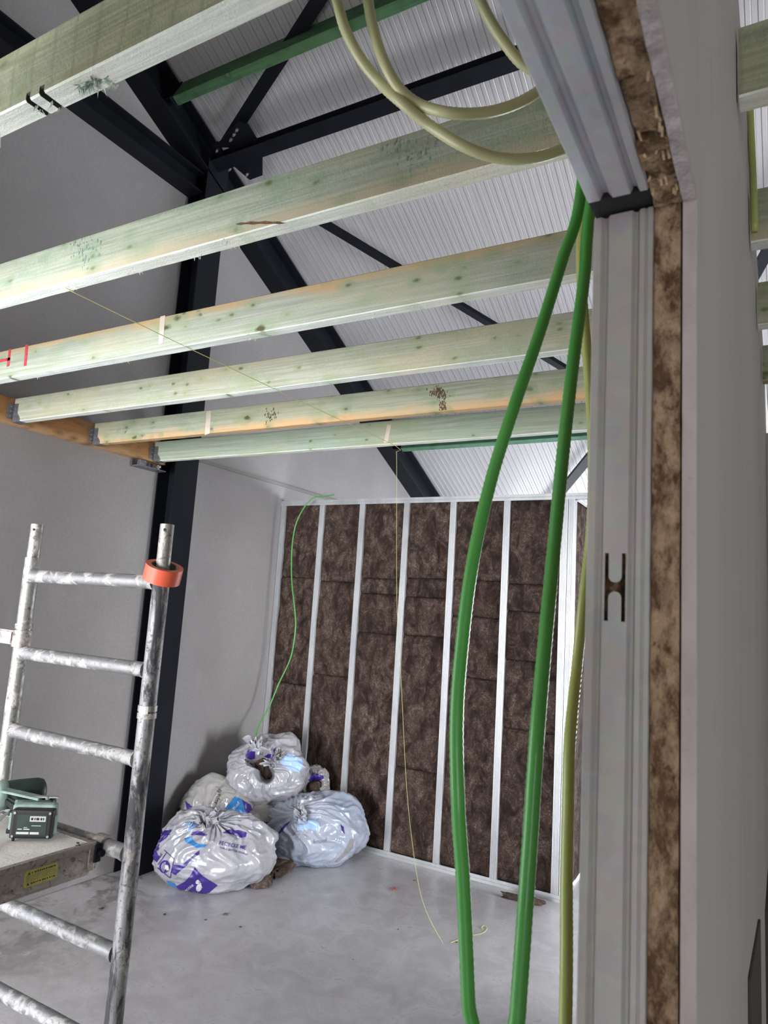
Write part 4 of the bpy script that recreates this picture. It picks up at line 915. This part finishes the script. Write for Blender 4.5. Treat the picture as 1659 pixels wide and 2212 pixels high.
# ================================================================== BAGS
VR = Vector((.76, .65, 0)).normalized(); VA = Vector((-.65, .76, 0)).normalized(); YAW = math.atan2(VR.y, VR.x)
def nrm(v): return Vector(v).normalized()
def bag(name, c, rad, seed, mat, label, knot=(0, -.3, 1), lobes=(), pleats=13, crease=.03, hole=0, zmin=0.0, knot_sink=.16, n=190, m=140, flat=.18, rest=True):
    """plastic bag: x right, y away, z up in its own frame; base at z=0"""
    a, b_, h = rad; K = nrm(knot); bm = bmesh.new(); off = Vector((seed * 11.3, seed * 5.1, seed * 7.7))
    t1 = K.cross(Vector((0, 1, .1))).normalized(); t2 = K.cross(t1); rows = []
    for j in range(m + 1):
        al = PI * (j / m); row = []
        for i in range(n):
            az = 2 * PI * i / n
            d = K * math.cos(al) + (t1 * math.cos(az) + t2 * math.sin(az)) * math.sin(al)
            p = Vector((d.x * a, d.y * b_, d.z * h))
            s = 1.0
            q = d * 1.6 + off
            q1 = q * 1.15 + Vector((noise.noise(q * 2), noise.noise(q * 2 + Vector((5, 0, 0))), noise.noise(q * 2 + Vector((0, 5, 0))))) * .45
            d1 = noise.voronoi(q1)[0]; r1_ = max(0, 1 - (d1[1] - d1[0]) / .16)
            aw = az + .5 * noise.noise(q * 1.3); mer = Vector((math.cos(aw) * 3.4, math.sin(aw) * 3.4, al * .9)) + off
            fold = max(0, 1 - abs(noise.noise(mer)) * 3.2) ** 1.4; mer2 = Vector((math.cos(aw) * 8, math.sin(aw) * 8, al * 1.5)) + off
            fold2 = max(0, 1 - abs(noise.noise(mer2)) * 3.0) ** 1.3
            fa = math.exp(-(al / 1.7) ** 2)
            s += noise.noise(q * .9) * .13 + (r1_ ** 1.5) * crease * .75 + fold * crease * (.5 + 1.6 * fa) + fold2 * crease * (.04 + 1.1 * fa) + noise.noise(q * 5) * crease * .10
            wz = az + noise.noise(d * 2.5 + off) * .5
            pf_ = math.exp(-al / .8) * min(1, al / .12)
            wz2 = wz + .35 * noise.noise(Vector((math.cos(az) * 1.2, math.sin(az) * 1.2, seed * 3.3))) + .25 * math.sin(az * 2 + seed)
            saw = abs(((wz2 * pleats / (2 * PI)) % 1) * 2 - 1); am = .6 + .9 * noise.noise(Vector((math.cos(az) * 1.7, math.sin(az) * 1.7, seed * 1.9)))
            s += (saw ** 1.6 - .35) * .15 * am * pf_
            s -= knot_sink * math.exp(-(al / .42) ** 2)
            for ld, amp, sg in lobes:
                ang = d.angle(nrm(ld)); s += amp * math.exp(-(ang / sg) ** 2)
            p *= s
            hl = hole * (1 + .38 * math.cos(2 * az + seed) + .22 * math.sin(3 * az + seed))
            if hole and al < hl:
                t = al / hl; edge = K * math.cos(hl) + (t1 * math.cos(az) + t2 * math.sin(az)) * math.sin(hl)
                e = Vector((edge.x * a, edge.y * b_, edge.z * h)) * s
                p = e * (.25 + .75 * t) * .96 - K * min(a, h) * .28 * (1 - t)
            row.append(p)
        rows.append(row)
    zs = -h * (1 - flat)
    for row in rows:
        for p in row:
            if p.z < zs: p.z = zs - (zs - p.z) * .10
    lo = min(p.z for r in rows for p in r)
    V = [[bm.verts.new(p - Vector((0, 0, lo))) for p in r] if 0 < j < m else [bm.verts.new(r[0] - Vector((0, 0, lo)))] for j, r in enumerate(rows)]
    for j in range(m):
        A, B = V[j], V[j + 1]
        for i in range(n):
            k = (i + 1) % n
            if len(A) == 1: bm.faces.new((A[0], B[i], B[k]))
            elif len(B) == 1: bm.faces.new((A[i], B[0], A[k]))
            else: bm.faces.new((A[i], B[i], B[k], A[k]))
    for _ in range(2): bmesh.ops.smooth_vert(bm, verts=bm.verts[:], factor=.5, use_axis_x=True, use_axis_y=True, use_axis_z=True)
    o = obj(name, bm, M[mat], smooth=True, loc=c); o.rotation_euler = (0, 0, YAW); tag(o, label, 'bag')
    bpy.context.view_layer.update()
    o['_lo'] = lo
    return o
def tuft(parent, at_, dirv, L, w0, w1, seed, mat, name='gathered_neck', folds=9, curl=.3):
    """flared gathered film above the tie, in the parent's frame"""
    bm = bmesh.new(); D = nrm(dirv); s = D.cross(Vector((.2, 1, .1))).normalized(); u = D.cross(s); n = 64; m = 16; rows = []; at_ = Vector(at_)
    for j in range(m + 1):
        t = j / m; row = []
        for i in range(n):
            az = 2 * PI * i / n; sw_ = abs(((az * folds / (2 * PI)) % 1) * 2 - 1)
            r = (w0 + (w1 - w0) * t ** 1.3) * (1 + (sw_ - .5) * .42 * (.4 + t)) * (1 + .75 * noise.noise(Vector((math.cos(az) * 1.5, math.sin(az) * 1.5, t * 2 + seed))))
            l = L * t * (1 + .8 * noise.noise(Vector((math.cos(az) * 2, math.sin(az) * 2, seed))))
            p = at_ + D * l + (s * math.cos(az) + u * math.sin(az) * .7) * r + s * curl * L * t * t
            row.append(bm.verts.new(p))
        rows.append(row)
    for a, b in zip(rows, rows[1:]):
        for i in range(n): bm.faces.new((a[i], a[(i + 1) % n], b[(i + 1) % n], b[i]))
    o = obj(name, bm, M[mat], parent, smooth=True); md = o.modifiers.new('film', 'SOLIDIFY'); md.thickness = .0015; return o
def bvh(o):
    me = o.data; mw = o.matrix_world; return BVHTree.FromPolygons([mw @ v.co for v in me.vertices], [tuple(p.vertices) for p in me.polygons])
def project(bm, o, tree, mat, name, off, parent=None, label=None):
    """lay a flat outline (x,y = picture coordinates of the view in which the bag was measured) on the bag's film"""
    for it in range(7):
        es = [e for e in bm.edges if e.calc_length() > 2.2]
        if not es: break
        bmesh.ops.subdivide_edges(bm, edges=es, cuts=1); bmesh.ops.triangulate(bm, faces=bm.faces[:])
    inv = o.matrix_world.inverted(); kill = []
    for v in bm.verts:
        d = ray(v.co.x, v.co.y).normalized(); hit, nn, idx, dist = tree.ray_cast(CAM, d)
        if hit is None: kill.append(v); continue
        if nn.dot(d) > 0: nn = -nn
        v.co = inv @ (hit + nn * off)
    bmesh.ops.delete(bm, geom=kill, context='VERTS')
    bad = [f for f in bm.faces if max(e.calc_length() for e in f.edges) > .045]
    bmesh.ops.delete(bm, geom=bad, context='FACES')
    me = bpy.data.meshes.new(name); bm.to_mesh(me); bm.free(); me.materials.append(M[mat])
    for p in me.polygons: p.use_smooth = True
    q = bpy.data.objects.new(name, me); COL.objects.link(q); q.parent = parent or o
    if label: q['label'] = label
    return q
def patch(o, tree, pts, mat, off=.0022, name='printed_patch', label=None):
    bm = bmesh.new(); f = bm.faces.new([bm.verts.new((u, v, 0)) for u, v in pts]); bmesh.ops.triangulate(bm, faces=[f])
    return project(bm, o, tree, mat, name, off, label=label)
def text(o, tree, s, uv, size, ang, mat, off=.0034, shear=0, bold=.0, sx=1.0, name='lettering'):
    cu = bpy.data.curves.new('t', 'FONT'); cu.body = s; cu.size = size; cu.offset = bold; cu.shear = shear; cu.resolution_u = 3
    tmp = bpy.data.objects.new('t', cu); COL.objects.link(tmp); bpy.context.view_layer.update()
    me = bpy.data.meshes.new_from_object(tmp.evaluated_get(bpy.context.evaluated_depsgraph_get())); bpy.data.objects.remove(tmp)
    bm = bmesh.new(); bm.from_mesh(me); bmesh.ops.triangulate(bm, faces=bm.faces[:]); ca, sa = math.cos(ang), math.sin(ang)
    for v in bm.verts:
        x, y = v.co.x * sx, -v.co.y; v.co = Vector((uv[0] + x * ca - y * sa, uv[1] + x * sa + y * ca, 0))
    return project(bm, o, tree, mat, name, off)
def ell(cx_, cy_, rx, ry, ang=0, n=18):
    return [(cx_ + rx * math.cos(t) * math.cos(ang) - ry * math.sin(t) * math.sin(ang), cy_ + rx * math.cos(t) * math.sin(ang) + ry * math.sin(t) * math.cos(ang)) for t in [2 * PI * k / n for k in range(n)]]
def pos(c, z=0): return (c[0], c[1], z)

# front left bag
B1 = bag('waste_bag', pos((-3.067, 3.509)), (.355, .25, .235), 1, 'bag', 'large white waste bag with violet printed patches, front left of the heap', knot=(-.06, -.42, .8),
         lobes=[((.97, -.15, .42), .13, .17), ((-.62, .2, .75), .10, .35), ((.5, .2, .8), -.05, .4), ((0, -1, -.3), .05, .5)], pleats=12, crease=.042)
B2 = bag('waste_bag', pos((-2.825, 4.24)), (.335, .25, .235), 2, 'bag_blue', 'bluish white waste bag at the right front of the heap by the stud wall', knot=(-.45, -.50, .70),
         lobes=[((.42, .0, .9), .17, .34), ((.9, 0, .1), .04, .5)], pleats=10, crease=.048)
B4 = bag('waste_bag', pos((-3.20, 4.10)), (.27, .20, .19), 4, 'bag_grey', 'greyish waste bag squeezed at the bottom middle of the heap', knot=(.1, .2, 1), pleats=9, crease=.045)
B5 = bag('waste_bag', pos((-3.42, 3.89)), (.265, .19, .27), 5, 'bag_grey', 'grey and blue printed waste bag behind the front left one, against the wall', knot=(-.2, -.75, .1), lobes=[((-.4, 0, .9), .06, .4), ((.7, 0, .3), .07, .5)], pleats=8, crease=.03, knot_sink=.08)
B3 = bag('waste_bag', pos((-3.235, 4.18), .325), (.285, .23, .235), 3, 'bag', 'white waste bag on top of the heap, open and showing brown wool', knot=(-.22, -.82, .42),
         lobes=[((.46, .1, .95), .26, .30), ((-.20, .05, 1.0), .10, .16), ((.12, .0, 1.0), -.16, .16)], pleats=13, crease=.042, hole=.36, knot_sink=0)
B6 = bag('waste_bag', pos((-3.03, 4.47), .30), (.115, .09, .135), 6, 'bag_grey', 'small white and violet waste bag at the right of the heap behind', knot=(-.1, -.9, .25), pleats=8, crease=.07, hole=.42, knot_sink=0)
B7 = bag('waste_bag', pos((-3.10, 4.48), 0), (.15, .09, .165), 8, 'bag_grey', 'crumpled waste bag standing beneath the small violet one, mostly hidden', knot=(0, 0, 1), pleats=8, crease=.05)
bpy.context.view_layer.update()
T = {i: bvh(b) for i, b in ((1, B1), (2, B2), (3, B3), (4, B4), (5, B5), (6, B6))}
def hit(i, u, v):
    d = ray(u, v).normalized(); h, n_, ix, ds = T[i].ray_cast(CAM, d); return h
def local(o, p): return o.matrix_world.inverted() @ p
for o, i, uv, dr, L, w0, w1, sd, m in ((B1, 1, (442, 1785), (.1, -.6, .7), .06, .016, .045, 3, 'bag'), (B1, 1, (428, 1782), (-.7, -.7, .1), .07, .012, .035, 5, 'ltblue'), (B1, 1, (450, 1778), (.8, -.5, .5), .08, .014, .04, 8, 'bag'),
                                     (B2, 2, (662, 1780), (-.5, -.3, .8), .08, .016, .04, 4, 'bag_blue'), (B2, 2, (655, 1770), (-.2, -.2, 1), .07, .014, .035, 6, 'bag'), (B3, 3, (555, 1628), (.1, -.1, 1), .085, .03, .05, 2, 'bag'), (B3, 3, (594, 1652), (-.3, -.8, .5), .06, .016, .04, 7, 'bag'), (B3, 3, (600, 1640), (.4, -.5, .8), .06, .014, .035, 4, 'bag_grey')):
    h = hit(i, *uv)
    if h: tuft(o, local(o, h + ray(*uv).normalized() * .012), dr, L, w0, w1, sd, m)
# white shiny flap on the right bag
M_P = [('violet', [(330, 1836), (333, 1821), (342, 1806), (356, 1794), (372, 1793), (366, 1801), (359, 1811), (345, 1821), (342, 1836), (337, 1838), (345, 1853), (339, 1863), (330, 1855)]),
       ('violet', [(372, 1867), (393, 1869), (403, 1860), (415, 1850), (431, 1836), (431, 1845), (415, 1855), (403, 1870), (388, 1882), (379, 1890), (371, 1885)]),
       ('violet', [(421, 1873), (428, 1882), (438, 1892), (470, 1912), (452, 1928), (438, 1931), (388, 1930), (381, 1914), (399, 1904), (411, 1892)]),
       ('violet', [(496, 1791), (516, 1793), (533, 1798), (531, 1808), (521, 1810), (507, 1804), (480, 1799)]),
       ('violet', [(412, 1804), (416, 1798), (428, 1794), (447, 1803), (442, 1806), (428, 1804)]),
       ('blue', [(398, 1811), (415, 1808), (418, 1818), (428, 1823), (447, 1825), (442, 1830), (425, 1831), (415, 1826), (401, 1819)]),
       ('blue', [(359, 1902), (376, 1907), (386, 1921), (384, 1926), (371, 1919)])]
for m_, pts in M_P: patch(B1, T[1], pts, m_)
# outlined panel with round emblem
def line(o, tr, pts, w_, mat, off=.0030, name='printed_line'):
    for (x0, y0), (x1, y1) in zip(pts, pts[1:]):
        d = math.hypot(x1 - x0, y1 - y0); nx_, ny_ = -(y1 - y0) / d * w_ / 2, (x1 - x0) / d * w_ / 2
        patch(o, tr, [(x0 + nx_, y0 + ny_), (x1 + nx_, y1 + ny_), (x1 - nx_, y1 - ny_), (x0 - nx_, y0 - ny_)], mat, off, name)
line(B1, T[1], [(355, 1837), (376, 1855), (368, 1896), (341, 1874)], 1.4, 'violet'); line(B1, T[1], [(342, 1868), (360, 1842)], 1.6, 'violet')
patch(B1, T[1], ell(356, 1872, 11.5, 14, .2), 'violet', .0028, 'emblem')
for r0 in (4.0, 6.5, 9.0): line(B1, T[1], [(359 + r0 * 1.0 * math.cos(t), 1873 + r0 * 1.15 * math.sin(t)) for t in [PI * .65 + PI * .85 * k / 7 for k in range(8)]], 1.0, 'white_ink', .0040, 'emblem_line')
patch(B1, T[1], [(358, 1868), (364, 1868), (366, 1878), (361, 1880), (359, 1876), (356, 1878)], 'white_ink', .0040, 'emblem_line')
text(B1, T[1], 'knauf', (341, 1859), 10, -.85, 'violet', shear=.1, sx=.75)
text(B1, T[1], 'RECYCLE ME', (472, 1824), 11.5, .20, 'violet', bold=.045, sx=.92)
text(B1, T[1], 'FOR A BETTER WORLD', (474, 1833), 6.0, .23, 'violet', bold=.03, sx=1.0)
text(B1, T[1], 'ecose', (401, 1926), 10, -.62, 'white_ink', off=.0044, bold=.02)
patch(B1, T[1], ell(430, 1917, 5.5, 8, .3), 'white_ink', .0042, 'leaf_emblem'); patch(B1, T[1], ell(427, 1904, 4, 4.5, .2), 'white_ink', .0042, 'leaf_emblem'); line(B1, T[1], [(425, 1908), (436, 1908)], 1.6, 'white_ink', .0044); line(B1, T[1], [(432, 1903), (437, 1917)], 1.2, 'white_ink', .0044)
# right bag patches
patch(B2, T[2], [(641, 1768), (655, 1776), (683, 1768), (690, 1782), (688, 1796), (668, 1791), (642, 1794)], 'ltblue', .0014, label='light blue film band')
patch(B2, T[2], [(602, 1797), (616, 1780), (628, 1773), (614, 1790), (603, 1803)], 'violet'); patch(B2, T[2], [(735, 1780), (742, 1786), (745, 1802), (738, 1794)], 'violet')
text(B2, T[2], 'knauf', (676, 1823), 14, -.12, 'strap', shear=.15)
patch(B2, T[2], [(757, 1812), (766, 1812), (762, 1832), (742, 1852), (730, 1862), (722, 1862), (742, 1842)], 'strap', .0014)
# top bag patches
patch(B3, T[3], [(530, 1632), (536, 1621), (551, 1623), (550, 1638), (542, 1641), (531, 1637)], 'violet'); patch(B3, T[3], [(570, 1634), (580, 1628), (591, 1630), (588, 1640), (578, 1637)], 'violet'); patch(B3, T[3], [(590, 1620), (596, 1614), (594, 1626), (591, 1628)], 'violet')
patch(B3, T[3], [(603, 1646), (622, 1627), (640, 1632), (652, 1640), (655, 1652), (648, 1668), (626, 1664), (612, 1655)], 'ltblue', .0014, label='pale blue film band')
text(B3, T[3], 'KLE ME', (527, 1642), 7, .65, 'ink', bold=.02)
patch(B5, T[5], [(478, 1756), (508, 1720), (522, 1727), (545, 1757), (538, 1776), (510, 1762), (480, 1770)], 'blue'); patch(B5, T[5], [(400, 1730), (418, 1745), (440, 1755), (446, 1768), (430, 1768), (404, 1750)], 'violet')
patch(B5, T[5], [(522, 1727), (540, 1738), (552, 1770), (545, 1790), (538, 1776), (545, 1757)], 'violet', .0030)
text(B5, T[5], 'supafil', (468, 1738), 13, -1.2, 'ink', shear=.2); text(B5, T[5], 'knauf', (506, 1750), 9, -.9, 'white_ink', off=.003)
patch(B6, T[6], [(666, 1686), (676, 1668), (698, 1676), (700, 1681), (682, 1690)], 'violet'); patch(B4, T[4], [(567, 1775), (584, 1776), (582, 1789), (568, 1787)], 'violet')
# wool showing in the open bags
def wool_lump(name, p, r, seed, label=None, parent=None, sq=(1, 1, 1), rot=0):
    bm = bmesh.new(); bmesh.ops.create_icosphere(bm, subdivisions=5, radius=1)
    for v in bm.verts:
        d = v.co.normalized(); s = 1 + noise.fractal(d * 2.2 + Vector((seed, 0, 0)), 1, 2, 4) * .30
        q = Vector([math.copysign(abs(c_) ** .5, c_) for c_ in d]) * s
        v.co = Vector((q.x * r * sq[0], q.y * r * sq[1], q.z * r * sq[2]))
    lo = min(v.co.z for v in bm.verts)
    if label: bmesh.ops.translate(bm, verts=bm.verts[:], vec=(0, 0, -lo))
    o = obj(name, bm, M['wool2'], smooth=True, loc=p); o.rotation_euler = (0, 0, rot)
    if label: tag(o, label, 'insulation')
    if parent: o.parent = parent; o.matrix_parent_inverse = parent.matrix_world.inverted()
    return o
M['wool2'] = mat_wool('loose_brown_wool', (.06, .042, .035), (.15, .11, .09), (.30, .24, .20))
def inside(i, o, uv, depth): h = hit(i, *uv); return h - ray(*uv).normalized() * depth
h = hit(3, 566, 1662)
wool_lump('wool_filling', h - ray(566, 1662).normalized() * .012, .085, 3, parent=B3)
h = hit(6, 680, 1700)
if h: wool_lump('wool_filling', h - ray(680, 1700).normalized() * .0, .035, 5, parent=B6)
p = onz(562, 1922, 0); wool_lump('wool_offcut', (p.x - .03, p.y + .03, 0), .055, 12, 'squarish brown wool offcut on the floor beside the front bag', sq=(1.2, .8, .7), rot=YAW)
p = onz(600, 1893, 0); wool_lump('wool_offcut', (p.x - .03, p.y + .04, 0), .08, 17, 'larger dark wool offcut on the floor between the two front bags', sq=(.75, 1.6, .38), rot=YAW - .55)
p = onz(1130, 1948, 0); wool_lump('wool_offcut', (p.x, p.y, 0), .03, 22, 'thin strip of brown wool on the floor at the foot of the stud wall', sq=(4.2, .7, .5), rot=.12)
p = onz(1145, 1957, 0)
# small debris on the floor
def bit(u, v, s, mat, label, n=3):
    bm = bmesh.new(); random.seed(int(u * 7 + v))
    for k in range(n): bmesh.ops.create_icosphere(bm, subdivisions=1, radius=s * random.uniform(.4, .8), matrix=Matrix.Translation((random.uniform(-s, s), random.uniform(-s, s), s * .35)) @ Matrix.Rotation(random.random() * 3, 4, 'Z') @ Matrix.Diagonal((1.8, .7, .5, 1)))
    lo = min(v_.co.z for v_ in bm.verts); bmesh.ops.translate(bm, verts=bm.verts[:], vec=(0, 0, -lo))
    p = onz(u, v, 0); tag(obj('floor_debris', bm, M[mat], loc=p), label, 'debris')
M['redbit'] = simple('red_scrap', (.42, .12, .09), .8, nz=.4, nscale=120)
bit(853, 1922, .014, 'redbit', 'small reddish scrap on the floor right of the bags', 5)
bit(488, 1976, .011, 'card', 'small light brown leaf-like scrap on the floor below the front bag', 4)
bit(520, 2004, .007, 'skirt', 'small dark pebble on the floor below the front bag', 2)
bit(445, 1988, .007, 'skirt', 'dark crumb on the floor left of the leaf-like scrap', 2)
bit(355, 1976, .007, 'skirt', 'dark crumb on the floor just right of the ladder upright', 2)
bit(219, 1963, .010, 'skirt', 'dark chip on the floor behind the ladder, under the platform', 2)
bit(897, 1903, .008, 'card', 'tiny grey crumb on the floor near the mason line', 2)
bit(763, 2074, .005, 'skirt', 'tiny dark crumb on open floor below the right bag', 1)
bit(860, 2007, .005, 'skirt', 'tiny dark crumb on the floor left of the hanging line', 1)
bit(985, 2036, .007, 'skirt', 'dark crumb at the end of the pale string scrap', 2)
for o in bpy.data.objects:
    if '_lo' in o: del o['_lo']
